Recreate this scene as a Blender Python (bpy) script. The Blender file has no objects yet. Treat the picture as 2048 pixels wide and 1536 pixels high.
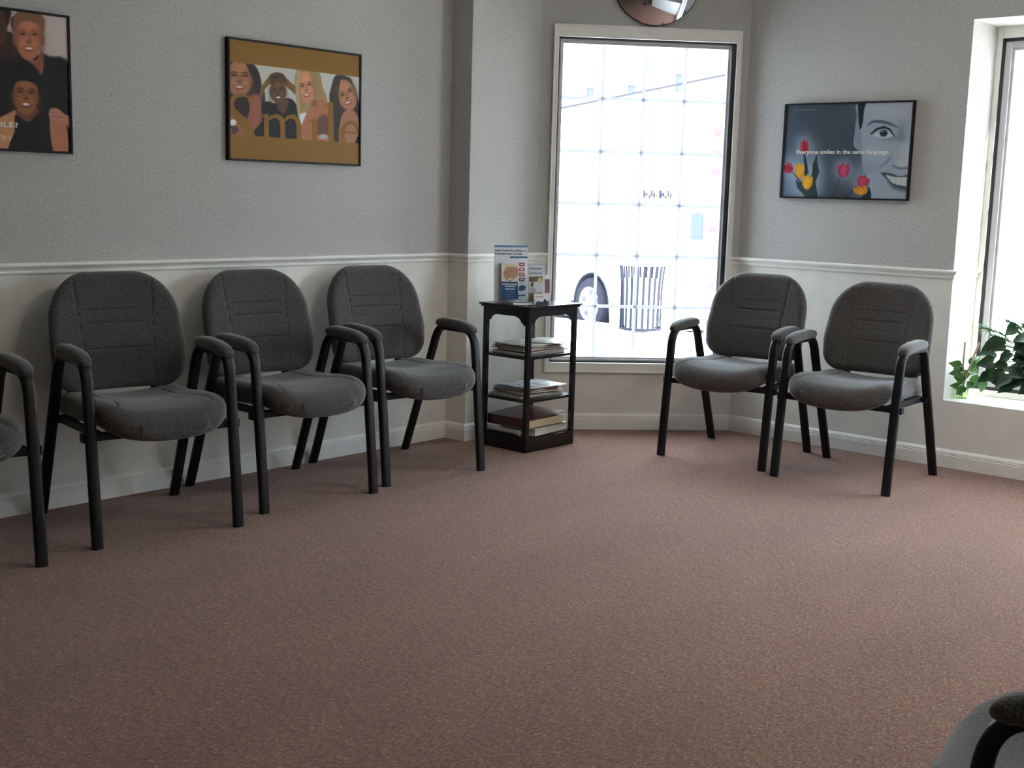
import bpy, bmesh, math, random
import numpy as np
from mathutils import Vector, Matrix

S = bpy.context.scene
COL = S.collection
R = random.Random(7)
LAMP_E = 9.0
PI = math.pi

# ------------------------------------------------------------------ helpers
def lin(c):
    return tuple(((x/255.0)/12.92 if x/255.0 <= 0.04045 else ((x/255.0+0.055)/1.055)**2.4) for x in c)

def mat(name, col=(.5, .5, .5), rough=.6, metal=0.0, spec=.5, emit=None, trans=0.0):
    m = bpy.data.materials.new(name); m.use_nodes = True
    b = m.node_tree.nodes['Principled BSDF']
    b.inputs['Base Color'].default_value = (*col, 1)
    b.inputs['Roughness'].default_value = rough
    b.inputs['Metallic'].default_value = metal
    b.inputs['Specular IOR Level'].default_value = spec
    m.diffuse_color = (*col, 1)
    return m

def nodes(m):
    nt = m.node_tree
    return nt, nt.nodes, nt.links, nt.nodes['Principled BSDF']

def noise(nt, scale, detail=3, rough=.6, vec=None):
    n = nt.nodes.new('ShaderNodeTexNoise'); n.inputs['Scale'].default_value = scale
    n.inputs['Detail'].default_value = detail; n.inputs['Roughness'].default_value = rough
    if vec: nt.links.new(vec, n.inputs['Vector'])
    return n

def ramp(nt, src, stops):
    r = nt.nodes.new('ShaderNodeValToRGB'); e = r.color_ramp.elements
    while len(e) < len(stops): e.new(.5)
    for i, (p, c) in enumerate(stops):
        e[i].position = p; e[i].color = (*c, 1)
    nt.links.new(src, r.inputs['Fac']); return r

def coords(nt, kind='Object', scale=(1, 1, 1), rot=(0, 0, 0)):
    t = nt.nodes.new('ShaderNodeTexCoord'); mp = nt.nodes.new('ShaderNodeMapping')
    mp.inputs['Scale'].default_value = scale; mp.inputs['Rotation'].default_value = rot
    nt.links.new(t.outputs[kind], mp.inputs['Vector']); return mp.outputs['Vector']

def bump(nt, b, src, strength, dist=.002):
    n = nt.nodes.new('ShaderNodeBump'); n.inputs['Strength'].default_value = strength
    n.inputs['Distance'].default_value = dist
    nt.links.new(src, n.inputs['Height']); nt.links.new(n.outputs['Normal'], b.inputs['Normal'])

class MB:
    """collects vertices and faces, then links them as one mesh object"""
    def __init__(s): s.v = []; s.f = []; s.m = []
    def add(s, v, f, mi=0):
        o = len(s.v); s.v += [tuple(x) for x in v]; s.f += [tuple(i+o for i in q) for q in f]; s.m += [mi]*len(f)
    def box(s, x0, x1, y0, y1, z0, z1, mi=0):
        v = [(x0,y0,z0),(x1,y0,z0),(x1,y1,z0),(x0,y1,z0),(x0,y0,z1),(x1,y0,z1),(x1,y1,z1),(x0,y1,z1)]
        s.add(v, [(0,3,2,1),(4,5,6,7),(0,1,5,4),(1,2,6,5),(2,3,7,6),(3,0,4,7)], mi)
    def prism(s, pts, a, b, axis='z', mi=0):
        """polygon pts (2D) extruded from a to b along axis"""
        n = len(pts)
        def P(p, t):
            return {'z': (p[0], p[1], t), 'y': (p[0], t, p[1]), 'x': (t, p[0], p[1])}[axis]
        v = [P(p, a) for p in pts]+[P(p, b) for p in pts]
        f = [tuple(range(n))[::-1], tuple(range(n, 2*n))]
        f += [(i, (i+1) % n, n+(i+1) % n, n+i) for i in range(n)]
        s.add(v, f, mi)
    def rings(s, rs, closed=True, cap0=True, cap1=True, mi=0):
        n = len(rs[0]); v = [p for r in rs for p in r]; f = []
        for k in range(len(rs)-1):
            for i in range(n if closed else n-1):
                j = (i+1) % n
                f.append((k*n+i, k*n+j, (k+1)*n+j, (k+1)*n+i))
        if cap0: f.append(tuple(range(n))[::-1])
        if cap1: f.append(tuple(range((len(rs)-1)*n, len(rs)*n)))
        s.add(v, f, mi)
    def lathe(s, prof, n=32, c=(0, 0), mi=0, cap0=True, cap1=True):
        s.rings([[(c[0]+r*math.cos(2*PI*i/n), c[1]+r*math.sin(2*PI*i/n), z) for i in range(n)] for r, z in prof], cap0=cap0, cap1=cap1, mi=mi)
    def tube(s, pts, r, n=8, mi=0):
        pts = [Vector(p) for p in pts]; rs = []
        rr = r if hasattr(r, '__len__') else [r]*len(pts)
        up = Vector((0.13, 0.27, 0.95))
        for i, p in enumerate(pts):
            t = (pts[min(i+1, len(pts)-1)]-pts[max(i-1, 0)]).normalized()
            a = t.cross(up).normalized(); b = t.cross(a)
            rs.append([tuple(p+a*rr[i]*math.cos(2*PI*k/n)+b*rr[i]*math.sin(2*PI*k/n)) for k in range(n)])
        s.rings(rs, mi=mi)
    def build(s, name, mats, parent=None, smooth=False, bevel=0, seg=2, angle=40):
        me = bpy.data.meshes.new(name); me.from_pydata(s.v, [], s.f)
        for m in (mats if isinstance(mats, (list, tuple)) else [mats]): me.materials.append(m)
        if any(s.m): me.polygons.foreach_set('material_index', s.m)
        bm = bmesh.new(); bm.from_mesh(me)
        bmesh.ops.recalc_face_normals(bm, faces=bm.faces)
        if bevel:
            es = [e for e in bm.edges if len(e.link_faces) == 2 and e.calc_face_angle(0) > .6]
            bmesh.ops.bevel(bm, geom=es, offset=bevel, segments=seg, profile=.5, affect='EDGES', clamp_overlap=True)
        bm.to_mesh(me); bm.free()
        if smooth:
            me.polygons.foreach_set('use_smooth', [True]*len(me.polygons))
            me.set_sharp_from_angle(angle=math.radians(angle))
        o = bpy.data.objects.new(name, me); COL.objects.link(o)
        if parent: o.parent = parent
        return o

def tag(o, label, cat, group=None, kind=None):
    if label: o['label'] = label
    if cat: o['category'] = cat
    if group: o['group'] = group
    if kind: o['kind'] = kind
    return o

def empty(name, loc=(0, 0, 0), rz=0, kind=None):
    o = bpy.data.objects.new(name, None); COL.objects.link(o)
    o.empty_display_size = .1
    o.location = loc; o.rotation_euler = (0, 0, rz)
    if kind: o['kind'] = kind
    return o

def kids(o): return [c for c in bpy.data.objects if c.parent == o]

def copy_tree(o, parent=None):
    c = o.copy(); COL.objects.link(c); c.parent = parent
    for ch in kids(o): copy_tree(ch, c)
    return c

def text_mesh(name, body, m, parent, width=None, height=None, bold=0.0, extrude=0.0, align='LEFT'):
    """flat lettering in the local XY plane, its baseline start at the origin, fitted to width / height"""
    cu = bpy.data.curves.new(name, 'FONT'); cu.body = body; cu.offset = bold; cu.extrude = extrude
    cu.resolution_u = 3
    t = bpy.data.objects.new(name+'_tmp', cu); COL.objects.link(t)
    dg = bpy.context.evaluated_depsgraph_get(); dg.update()
    me = bpy.data.meshes.new_from_object(t.evaluated_get(dg)); me.name = name
    bpy.data.objects.remove(t); bpy.data.curves.remove(cu)
    n = len(me.vertices); co = np.empty(n*3, dtype=np.float32); me.vertices.foreach_get('co', co); co = co.reshape(-1, 3)
    x0, x1 = co[:, 0].min(), co[:, 0].max(); y1 = co[:, 1].max()
    sx = width/(x1-x0) if width else None; sy = height/y1 if height else sx
    if sx is None: sx = sy
    co[:, 0] = (co[:, 0]-x0)*sx; co[:, 1] *= sy
    if align == 'RIGHT': co[:, 0] -= co[:, 0].max()
    me.vertices.foreach_set('co', co.ravel()); me.update()
    me.materials.clear(); me.materials.append(m)
    o = bpy.data.objects.new(name, me); COL.objects.link(o); o.parent = parent
    return o

# ------------------------------------------------------------------ flat printed art, painted on a dense vertex grid
class Art:
    def __init__(s, nx, ny, quad, u0=0.0):
        """quad: coordinates of the corners TL, TR, BR, BL of the sheet area u in [u0,1]; painting is done in those coordinates"""
        s.nx, s.ny = nx, ny
        U, V = np.meshgrid(np.linspace(0, 1, nx), np.linspace(0, 1, ny))
        src = [(u0, 0), (1, 0), (1, 1), (u0, 1)]
        A = []; bb = []
        for (u, v), (x, y) in zip(src, quad):
            A += [[u, v, 1, 0, 0, 0, -u*x, -v*x], [0, 0, 0, u, v, 1, -u*y, -v*y]]; bb += [x, y]
        h = np.linalg.solve(np.array(A, float), np.array(bb, float)); s.H = np.append(h, 1).reshape(3, 3)
        D = s.H[2, 0]*U+s.H[2, 1]*V+s.H[2, 2]
        s.X = (s.H[0, 0]*U+s.H[0, 1]*V+s.H[0, 2])/D; s.Y = (s.H[1, 0]*U+s.H[1, 1]*V+s.H[1, 2])/D
        s.c = np.ones((ny, nx, 3))*200.0
    def uv(s, x, y):
        q = np.linalg.inv(s.H) @ np.array([x, y, 1.0]); return q[0]/q[2], q[1]/q[2]
    def mix(s, a, col):
        a = np.clip(a, 0, 1)[..., None]; s.c = s.c*(1-a)+np.array(col, float)*a
    def fill(s, col): s.c[:] = col
    def ell(s, cx, cy, rx, ry, col, rot=0, soft=4, op=1):
        dx, dy = s.X-cx, s.Y-cy; ca, sa = math.cos(rot), math.sin(rot)
        x = (dx*ca+dy*sa)/rx; y = (-dx*sa+dy*ca)/ry
        d = (np.sqrt(x*x+y*y)-1)*min(rx, ry)
        s.mix(op*(.5-d/soft), col)
    def glow(s, cx, cy, rx, ry, col, op=1, rot=0):
        dx, dy = s.X-cx, s.Y-cy; ca, sa = math.cos(rot), math.sin(rot)
        x = (dx*ca+dy*sa)/rx; y = (-dx*sa+dy*ca)/ry
        s.mix(op*np.exp(-(x*x+y*y)), col)
    def poly(s, pts, col, soft=4, op=1, curve=True):
        if curve:
            n = len(pts); q = []
            for i in range(n):
                p0, p1, p2, p3 = [np.array(pts[(i+k) % n], float) for k in (-1, 0, 1, 2)]
                for t in (0, .25, .5, .75):
                    q.append(.5*((2*p1)+(-p0+p2)*t+(2*p0-5*p1+4*p2-p3)*t*t+(-p0+3*p1-3*p2+p3)*t**3))
            pts = q
        n = len(pts); ins = np.zeros(s.X.shape, bool); dm = np.full(s.X.shape, 1e9)
        for i in range(n):
            x1, y1 = pts[i]; x2, y2 = pts[(i+1) % n]
            ex, ey = x2-x1, y2-y1; L = ex*ex+ey*ey+1e-9
            t = np.clip(((s.X-x1)*ex+(s.Y-y1)*ey)/L, 0, 1)
            dm = np.minimum(dm, np.hypot(s.X-x1-t*ex, s.Y-y1-t*ey))
            c = ((y1 > s.Y) != (y2 > s.Y)) & (s.X < (x2-x1)*(s.Y-y1)/(y2-y1+1e-12)+x1)
            ins ^= c
        s.mix(op*(.5+np.where(ins, dm, -dm)/soft), col)
    def stroke(s, pts, col, soft=4, op=1):
        """pts: (x, y, width)"""
        dm = np.full(s.X.shape, 1e9)
        for (x1, y1, w1), (x2, y2, w2) in zip(pts[:-1], pts[1:]):
            ex, ey = x2-x1, y2-y1; L = ex*ex+ey*ey+1e-9
            t = np.clip(((s.X-x1)*ex+(s.Y-y1)*ey)/L, 0, 1)
            dm = np.minimum(dm, np.hypot(s.X-x1-t*ex, s.Y-y1-t*ey)-.5*(w1+(w2-w1)*t))
        s.mix(op*(.5-dm/soft), col)
    def face(s, cx, cy, w, h, skin, rot=0, hair=None, grin=1.0, teeth=(225, 220, 212), lips=None, brow=None):
        """a simple portrait head: shading, eyes, brows, nose, smile"""
        ca, sa = math.cos(rot), math.sin(rot)
        P = lambda x, y: (cx+(x*ca-y*sa)*w, cy+(x*sa+y*ca)*h)
        dk = tuple(k*.62 for k in skin); vd = tuple(k*.33 for k in skin); lt = tuple(min(255, k*1.18) for k in skin)
        lips = lips or tuple((skin[0]*.72, skin[1]*.45, skin[2]*.45)); brow = brow or vd
        s.ell(cx, cy, w, h, skin, rot, soft=.12*w)
        for x in (-.95, .95): s.glow(*P(x, .1), w*.28, h*.8, dk, .55, rot)
        s.glow(*P(0, -.55), w*.5, h*.3, lt, .6, rot)
        for x in (-.42, .42):
            s.glow(*P(x, .28), w*.26, h*.18, lt, .5, rot)
            s.glow(*P(x, -.15), w*.28, h*.09, dk, .8, rot)
            s.ell(*P(x, -.14), w*.17, h*.04, vd, rot, soft=.06*w)
            s.stroke([(*P(x-.22, -.27), w*.06), (*P(x, -.32), w*.08), (*P(x+.22, -.27), w*.05)], brow, soft=.06*w)
        s.stroke([(*P(.06, -.1), w*.1), (*P(.08, .12), w*.12)], dk, soft=.2*w, op=.5)
        s.ell(*P(0, .2), w*.2, h*.06, dk, rot, soft=.12*w, op=.8)
        s.ell(*P(0, .5), w*.38, h*.115*grin, lips, rot, soft=.1*w)
        s.ell(*P(0, .485), w*.28, h*.055*grin, tuple(k*.92 for k in teeth), rot, soft=.1*w)
        if hair:
            s.poly([P(-1.06, -.05), P(-.9, -.45), P(-.62, -.62), P(-.1, -.70), P(.55, -.62), P(.88, -.42), P(1.04, -.02), P(1.14, -.45), P(.95, -1.0), P(.4, -1.22), P(-.4, -1.22), P(-.98, -.98), P(-1.15, -.45)], hair, .12*w)
        s.stroke([(*P(-.48, .35), w*.05), (*P(-.5, .5), w*.05)], dk, soft=.1*w, op=.6)
        s.stroke([(*P(.48, .35), w*.05), (*P(.5, .5), w*.05)], dk, soft=.1*w, op=.6)
    def build(s, name, parent, w, h, m, gain=1.0, y=0.0):
        """sheet in the local XZ plane, x 0..w, z 0..h (v = 0 at the top), facing -y"""
        nx, ny = s.nx, s.ny
        xs = np.linspace(0, w, nx); zs = np.linspace(h, 0, ny)
        co = np.empty((ny, nx, 3), np.float32); co[..., 0] = xs[None, :]; co[..., 1] = y; co[..., 2] = zs[:, None]
        idx = np.arange(nx*ny).reshape(ny, nx)
        f = np.stack([idx[:-1, :-1], idx[1:, :-1], idx[1:, 1:], idx[:-1, 1:]], -1).reshape(-1, 4)
        me = bpy.data.meshes.new(name); me.from_pydata(co.reshape(-1, 3).tolist(), [], f.tolist())
        c = s.c/255.0; c = np.where(c <= .04045, c/12.92, ((c+.055)/1.055)**2.4)*gain
        c = np.clip(c, 0.004, .88)
        a = me.color_attributes.new('Print', 'FLOAT_COLOR', 'POINT')
        a.data.foreach_set('color', np.concatenate([c, np.ones((ny, nx, 1))], -1).astype(np.float32).ravel())
        me.materials.append(m)
        o = bpy.data.objects.new(name, me); COL.objects.link(o); o.parent = parent
        return o

# ------------------------------------------------------------------ materials
M = {}
def m_wallpaper():
    m = mat('wallpaper', (.36, .35, .335), .85, spec=.2); nt, N, L, b = nodes(m)
    v = coords(nt, 'Object')
    n1 = noise(nt, 120, 2, .7, v); n2 = noise(nt, 300, 2, .7, v)
    mx = N.new('ShaderNodeMath'); mx.operation = 'ADD'; L.new(n1.outputs['Fac'], mx.inputs[0]); L.new(n2.outputs['Fac'], mx.inputs[1])
    hf = N.new('ShaderNodeMath'); hf.operation = 'MULTIPLY'; hf.inputs[1].default_value = .5; L.new(mx.outputs[0], hf.inputs[0])
    r = ramp(nt, hf.outputs[0], [(.36, (.345, .339, .330)), (.5, (.465, .456, .442)), (.64, (.58, .57, .55))])
    L.new(r.outputs['Color'], b.inputs['Base Color'])
    bump(nt, b, hf.outputs[0], .5, .003); return m
M['wallpaper'] = m_wallpaper()
def m_paint(name, col, rough):
    m = mat(name, col, rough, spec=.4); nt, N, L, b = nodes(m)
    v = coords(nt, 'Object'); n = noise(nt, 9, 4, .6, v)
    r = ramp(nt, n.outputs['Fac'], [(.3, tuple(c*.94 for c in col)), (.7, tuple(min(1, c*1.04) for c in col))])
    L.new(r.outputs['Color'], b.inputs['Base Color']); return m
M['paint'] = m_paint('wainscot_paint', (.76, .745, .69), .55)
M['trim'] = m_paint('trim_paint', (.83, .82, .78), .42)
M['ceiling'] = m_paint('ceiling_paint', (.72, .71, .68), .8)
def m_carpet():
    m = mat('carpet', (.15, .085, .07), .95, spec=.1); nt, N, L, b = nodes(m)
    v = coords(nt, 'Object', (1, .38, 1), (0, 0, .72))
    v2 = coords(nt, 'Object', (.3, 1, 1), (0, 0, .6))
    n1 = noise(nt, 150, 3, .8, v); n2 = noise(nt, 55, 4, .75, v2); n3 = noise(nt, 3.0, 3, .6, v); n4 = noise(nt, 170, 2, .8, v2)
    r1 = ramp(nt, n1.outputs['Fac'], [(.36, (.040, .017, .014)), (.46, (.176, .074, .053)), (.55, (.228, .108, .072)), (.66, (.50, .315, .20))])
    r2 = ramp(nt, n2.outputs['Fac'], [(.38, (.166, .050, .046)), (.62, (.240, .132, .074))])
    mx = N.new('ShaderNodeMixRGB'); mx.inputs['Fac'].default_value = .42
    L.new(r1.outputs['Color'], mx.inputs[1]); L.new(r2.outputs['Color'], mx.inputs[2])
    r4 = ramp(nt, n4.outputs['Fac'], [(.62, (0, 0, 0)), (.70, (1, 1, 1))])
    m2 = N.new('ShaderNodeMixRGB'); L.new(r4.outputs['Color'], m2.inputs['Fac']); L.new(mx.outputs['Color'], m2.inputs[1])
    m2.inputs[2].default_value = (.54, .40, .29, 1)
    r3 = ramp(nt, n3.outputs['Fac'], [(.35, (.90, .90, .90)), (.65, (1.06, 1.06, 1.06))])
    m3 = N.new('ShaderNodeMixRGB'); m3.blend_type = 'MULTIPLY'; m3.inputs['Fac'].default_value = 1
    L.new(m2.outputs['Color'], m3.inputs[1]); L.new(r3.outputs['Color'], m3.inputs[2])
    L.new(m3.outputs['Color'], b.inputs['Base Color'])
    b.inputs['Sheen Weight'].default_value = .25; b.inputs['Sheen Roughness'].default_value = .5
    bump(nt, b, n1.outputs['Fac'], .8, .006); return m
M['carpet'] = m_carpet()
def m_fabric():
    m = mat('tweed_fabric', (.08, .075, .075), .95, spec=.15); nt, N, L, b = nodes(m)
    tc = N.new('ShaderNodeTexCoord')
    vo = N.new('ShaderNodeTexVoronoi'); vo.inputs['Scale'].default_value = 150; vo.inputs['Randomness'].default_value = .35
    mp = N.new('ShaderNodeMapping'); mp.inputs['Rotation'].default_value = (.5, .6, .785); L.new(tc.outputs['Object'], mp.inputs[0]); L.new(mp.outputs[0], vo.inputs['Vector'])
    n = noise(nt, 420, 2, .7, tc.outputs['Object'])
    iv = N.new('ShaderNodeMath'); iv.operation = 'SUBTRACT'; iv.inputs[0].default_value = .75; L.new(vo.outputs['Distance'], iv.inputs[1])
    ad = N.new('ShaderNodeMath'); ad.operation = 'MULTIPLY_ADD'; ad.inputs[1].default_value = .6; L.new(iv.outputs[0], ad.inputs[0])
    hn = N.new('ShaderNodeMath'); hn.operation = 'MULTIPLY'; hn.inputs[1].default_value = .55; L.new(n.outputs['Fac'], hn.inputs[0]); L.new(hn.outputs[0], ad.inputs[2])
    r = ramp(nt, ad.outputs[0], [(.30, (.052, .049, .050)), (.48, (.084, .079, .078)), (.68, (.160, .148, .136))])
    L.new(r.outputs['Color'], b.inputs['Base Color'])
    b.inputs['Sheen Weight'].default_value = .35; b.inputs['Sheen Roughness'].default_value = .45
    bump(nt, b, ad.outputs[0], .35, .002); return m
M['fabric'] = m_fabric()
M['black_metal'] = mat('black_powder_coat', (.007, .007, .009), .42, spec=.3)
M['seam'] = mat('seam_thread', (.022, .021, .022), .9, spec=.1)
M['black_plastic'] = mat('black_plastic', (.012, .012, .013), .5)
M['bright_metal'] = mat('bright_steel', (.6, .6, .62), .25, metal=1)
def m_wood():
    m = mat('espresso_wood', (.012, .010, .010), .25, spec=.35); nt, N, L, b = nodes(m)
    v = coords(nt, 'Object', (18, 18, 2)); n = noise(nt, 6, 4, .6, v)
    r = ramp(nt, n.outputs['Fac'], [(.3, (.006, .005, .006)), (.7, (.016, .011, .011))])
    L.new(r.outputs['Color'], b.inputs['Base Color']); return m
M['wood'] = m_wood()
M['alu'] = mat('anodized_aluminium', (.50, .49, .52), .45, metal=0, spec=.5)
M['gap_shade'] = mat('dark_gap_shade', (.016, .016, .022), .5)  # near-black colour standing in for shade in the gaps around the sashes
M['frame_black'] = mat('black_frame', (.010, .008, .009), .55, spec=.2)
def m_vinyl():
    m = bpy.data.materials.new('white_vinyl_grille'); m.use_nodes = True; nt = m.node_tree; nt.nodes.clear()
    o = nt.nodes.new('ShaderNodeOutputMaterial'); d = nt.nodes.new('ShaderNodeBsdfDiffuse'); t = nt.nodes.new('ShaderNodeBsdfTranslucent')
    d.inputs['Color'].default_value = (.85, .85, .87, 1); t.inputs['Color'].default_value = (.86, .87, .95, 1)
    x = nt.nodes.new('ShaderNodeMixShader'); x.inputs['Fac'].default_value = .26
    nt.links.new(d.outputs[0], x.inputs[1]); nt.links.new(t.outputs[0], x.inputs[2]); nt.links.new(x.outputs[0], o.inputs['Surface']); return m
M['vinyl'] = m_vinyl()
def m_glass(name='window_glass', tint=(.97, .985, .98), ior=1.45):
    m = bpy.data.materials.new(name); m.use_nodes = True; nt = m.node_tree; nt.nodes.clear()
    o = nt.nodes.new('ShaderNodeOutputMaterial'); t = nt.nodes.new('ShaderNodeBsdfTransparent'); g = nt.nodes.new('ShaderNodeBsdfGlossy')
    t.inputs['Color'].default_value = (*tint, 1); g.inputs['Roughness'].default_value = .02
    lw = nt.nodes.new('ShaderNodeLayerWeight'); lw.inputs['Blend'].default_value = .5
    pw = nt.nodes.new('ShaderNodeMath'); pw.operation = 'POWER'; pw.inputs[1].default_value = 5; nt.links.new(lw.outputs['Facing'], pw.inputs[0])
    fr = nt.nodes.new('ShaderNodeMath'); fr.operation = 'MULTIPLY_ADD'; fr.inputs[1].default_value = .9; fr.inputs[2].default_value = ((ior-1)/(ior+1))**2; nt.links.new(pw.outputs[0], fr.inputs[0])
    x = nt.nodes.new('ShaderNodeMixShader'); nt.links.new(fr.outputs[0], x.inputs['Fac'])
    nt.links.new(t.outputs[0], x.inputs[1]); nt.links.new(g.outputs[0], x.inputs[2]); nt.links.new(x.outputs[0], o.inputs['Surface']); return m
M['glass'] = m_glass()
M['acrylic'] = m_glass('clear_acrylic', (.96, .97, .975), 1.35)
M['vase_glass'] = m_glass('greenish_glass', (.86, .93, .86), 1.45)
M['water'] = m_glass('vase_water', (.80, .90, .68), 1.33)
M['mirror'] = mat('mirror_silver', (.80, .83, .86), .03, metal=1)
def m_print(name, rough):
    m = mat(name, (.5, .5, .5), rough, spec=.18); nt, N, L, b = nodes(m)
    a = N.new('ShaderNodeAttribute'); a.attribute_name = 'Print'; L.new(a.outputs['Color'], b.inputs['Base Color']); return m
M['print'] = m_print('poster_print', .5)
M['leaflet'] = m_print('leaflet_print', .5)
M['white'] = mat('white_card', (.74, .74, .72), .6)
M['ink_blue'] = mat('ink_dark_blue', (.02, .035, .09), .6)
M['ink_cream'] = mat('ink_cream', (.70, .66, .56), .6)
M['ink_pale'] = mat('ink_pale_grey', (.17, .20, .23), .6)
M['ink_white'] = mat('ink_white', (.78, .77, .73), .6)

# ------------------------------------------------------------------ camera (lens and pose solved from the room's own lines)
F_PX = 2456.54
cam = bpy.data.cameras.new('camera'); co_ = bpy.data.objects.new('camera', cam); COL.objects.link(co_)
ya, pi_, ro = -0.7239, 0.1534, 0.0275
fw = Vector((math.sin(ya)*math.cos(pi_), math.cos(ya)*math.cos(pi_), -math.sin(pi_)))
rr = Vector((math.cos(ya), -math.sin(ya), 0)); uu = rr.cross(fw)
r2 = rr*math.cos(ro)+uu*math.sin(ro); u2 = -rr*math.sin(ro)+uu*math.cos(ro)
co_.matrix_world = Matrix(((r2.x, u2.x, -fw.x, 4.1658), (r2.y, u2.y, -fw.y, 0), (r2.z, u2.z, -fw.z, 1.1871), (0, 0, 0, 1)))
cam.sensor_width = 36; cam.lens = F_PX/2048*36; cam.clip_start = .05; cam.clip_end = 200
S.camera = co_

# ------------------------------------------------------------------ room shell
ZC = 2.62                                  # ceiling
C0 = Vector((.839, 5.481, 0))              # corner of the bay wall and the right wall
TW = math.radians(47.57)                   # direction of the bay wall
XA, YJ = .131, 4.224                       # the left wall steps forward here
SB = -1.0492                               # far end of the bay wall
YB = C0.y+SB*math.sin(TW)                  # where bay wall meets the stepped wall
XE, YS = 6.3, -2.3                         # east and south walls, behind the camera
ZR = .882                                  # wallpaper above, paint below

def wall(name, P0, P1, holes=(), th=.12, ext0=0., ext1=0.):
    """wall seen from its inside: P0 left end, P1 right end on the floor; local x along it, local y outward"""
    P0, P1 = Vector((*P0, 0)), Vector((*P1, 0)); d = P1-P0; Lh = d.length
    a = math.atan2(d.y, d.x); b = MB()
    xs = sorted({0-ext0, 0, Lh, Lh+ext1, *[h[0] for h in holes], *[h[1] for h in holes]})
    xs = [x for i, x in enumerate(xs) if i == 0 or x-xs[i-1] > 1e-6]
    zs = sorted({-.05, ZR, ZC+.02, *[h[2] for h in holes], *[h[3] for h in holes]})
    inh = lambda x, z: any(h[0] < x < h[1] and h[2] < z < h[3] for h in holes)
    for x0, x1 in zip(xs[:-1], xs[1:]):
        for z0, z1 in zip(zs[:-1], zs[1:]):
            if inh((x0+x1)/2, (z0+z1)/2): continue
            mi = 0 if z0 >= ZR-1e-6 else 1
            b.add([(x0, 0, z0), (x1, 0, z0), (x1, 0, z1), (x0, 0, z1)], [(0, 1, 2, 3)], mi)
            b.add([(x0, th, z0), (x1, th, z0), (x1, th, z1), (x0, th, z1)], [(3, 2, 1, 0)], mi)
    X0, X1, Z0, Z1 = xs[0], xs[-1], zs[0], zs[-1]
    b.add([(X0, 0, Z0), (X1, 0, Z0), (X1, th, Z0), (X0, th, Z0)], [(3, 2, 1, 0)], 1)
    b.add([(X0, 0, Z1), (X1, 0, Z1), (X1, th, Z1), (X0, th, Z1)], [(0, 1, 2, 3)], 0)
    for X in (X0, X1): b.add([(X, 0, Z0), (X, th, Z0), (X, th, Z1), (X, 0, Z1)], [(0, 1, 2, 3)], 0)
    for h in holes:
        x0, x1, z0, z1 = h[:4]; zm = min(max(ZR, z0), z1)
        for X in (x0, x1):
            b.add([(X, 0, z0), (X, th, z0), (X, th, zm), (X, 0, zm)], [(0, 1, 2, 3)], 1)
            b.add([(X, 0, zm), (X, th, zm), (X, th, z1), (X, 0, z1)], [(0, 1, 2, 3)], h[4] if len(h) > 4 else 0)
        for Z in (z0, z1): b.add([(x0, 0, Z), (x1, 0, Z), (x1, th, Z), (x0, th, Z)], [(0, 1, 2, 3)], 2)
    me = bpy.data.meshes.new(name); me.from_pydata(b.v, [], b.f)
    for m in (M['wallpaper'], M['paint'], M['trim']): me.materials.append(m)
    me.polygons.foreach_set('material_index', b.m)
    o = bpy.data.objects.new(name, me); COL.objects.link(o); o.location = P0; o.rotation_euler.z = a; o['kind'] = 'structure'
    return o

def plane_box(name, x0, x1, y0, y1, z0, z1, m):
    b = MB(); b.box(x0, x1, y0, y1, z0, z1); o = b.build(name, m); o['kind'] = 'structure'; return o

W2X0, W2X1, W2Z0, W2Z1, W2D = 1.962, 3.90, .307, 1.998, .29     # deep window in the right wall
plane_box('floor', -.3, XE+.3, YS-.3, 5.775, -.12, 0, M['carpet'])
plane_box('ceiling', -.3, XE+.3, YS-.3, 5.775, ZC, ZC+.12, M['ceiling'])
wall('wall_left', (0, YS), (0, YJ+.01), ext0=.1)
wall('wall_return', (-.1, YJ), (XA-.0006, YJ), th=.09)
wall('wall_alcove', (XA, YJ+.003), (XA, YB), ext1=.1)
BAYL = -SB
wall('wall_bay', (XA, YB), (C0.x, C0.y), holes=[(BAYL-.978, BAYL-.047, .303, 2.010, 2)], th=.16, ext1=.05)
wall('wall_right', (C0.x, C0.y), (XE, C0.y), holes=[(W2X0-C0.x, W2X1-C0.x, W2Z0, W2Z1)], th=W2D)
wall('wall_side', (XE, C0.y), (XE, YS), ext0=.3, ext1=.1)
wall('wall_rear', (XE, YS), (0, YS), ext1=.1)

RUNS = {   # inside runs: start, end (left to right seen from inside)
 'left': ((0, YS), (0, YJ)), 'return': ((0, YJ), (XA, YJ)), 'alcove': ((XA, YJ), (XA, YB)),
 'bay': ((XA, YB), (C0.x, C0.y)), 'right': ((C0.x, C0.y), (XE, C0.y))}
def run(name, P0, P1, prof, m, x0=None, x1=None, e0=0, e1=0, kind='structure', parent=None):
    """profile (depth into the room, z) swept along a wall run"""
    d = Vector((P1[0]-P0[0], P1[1]-P0[1])); Lh = d.length
    a = 0 if x0 is None else x0; c = Lh if x1 is None else x1
    b = MB()
    ra = [(a-e0*p[0], -p[0], p[1]) for p in prof]; rb = [(c+e1*p[0], -p[0], p[1]) for p in prof]
    b.rings([ra, rb])
    o = b.build(name, m, parent)
    o.location = (*P0, 0); o.rotation_euler.z = math.atan2(d.y, d.x)
    if kind: o['kind'] = kind
    return o
BASE = [(0, 0), (.013, 0), (.013, .056), (.0105, .059), (.0125, .063), (.0105, .067), (.0115, .071), (.007, .078), (.004, .0825), (0, .0825)]
RAIL = [(0, .861), (.006, .861), (.009, .864), (.0095, .869), (.006, .872), (.010, .879), (.016, .884), (.022, .888), (.0235, .893), (.022, .898), (.017, .901), (0, .901)]
t2 = math.tan(math.radians(47.57)/2); t3 = math.tan(math.radians((90-47.57))/2)
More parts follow.
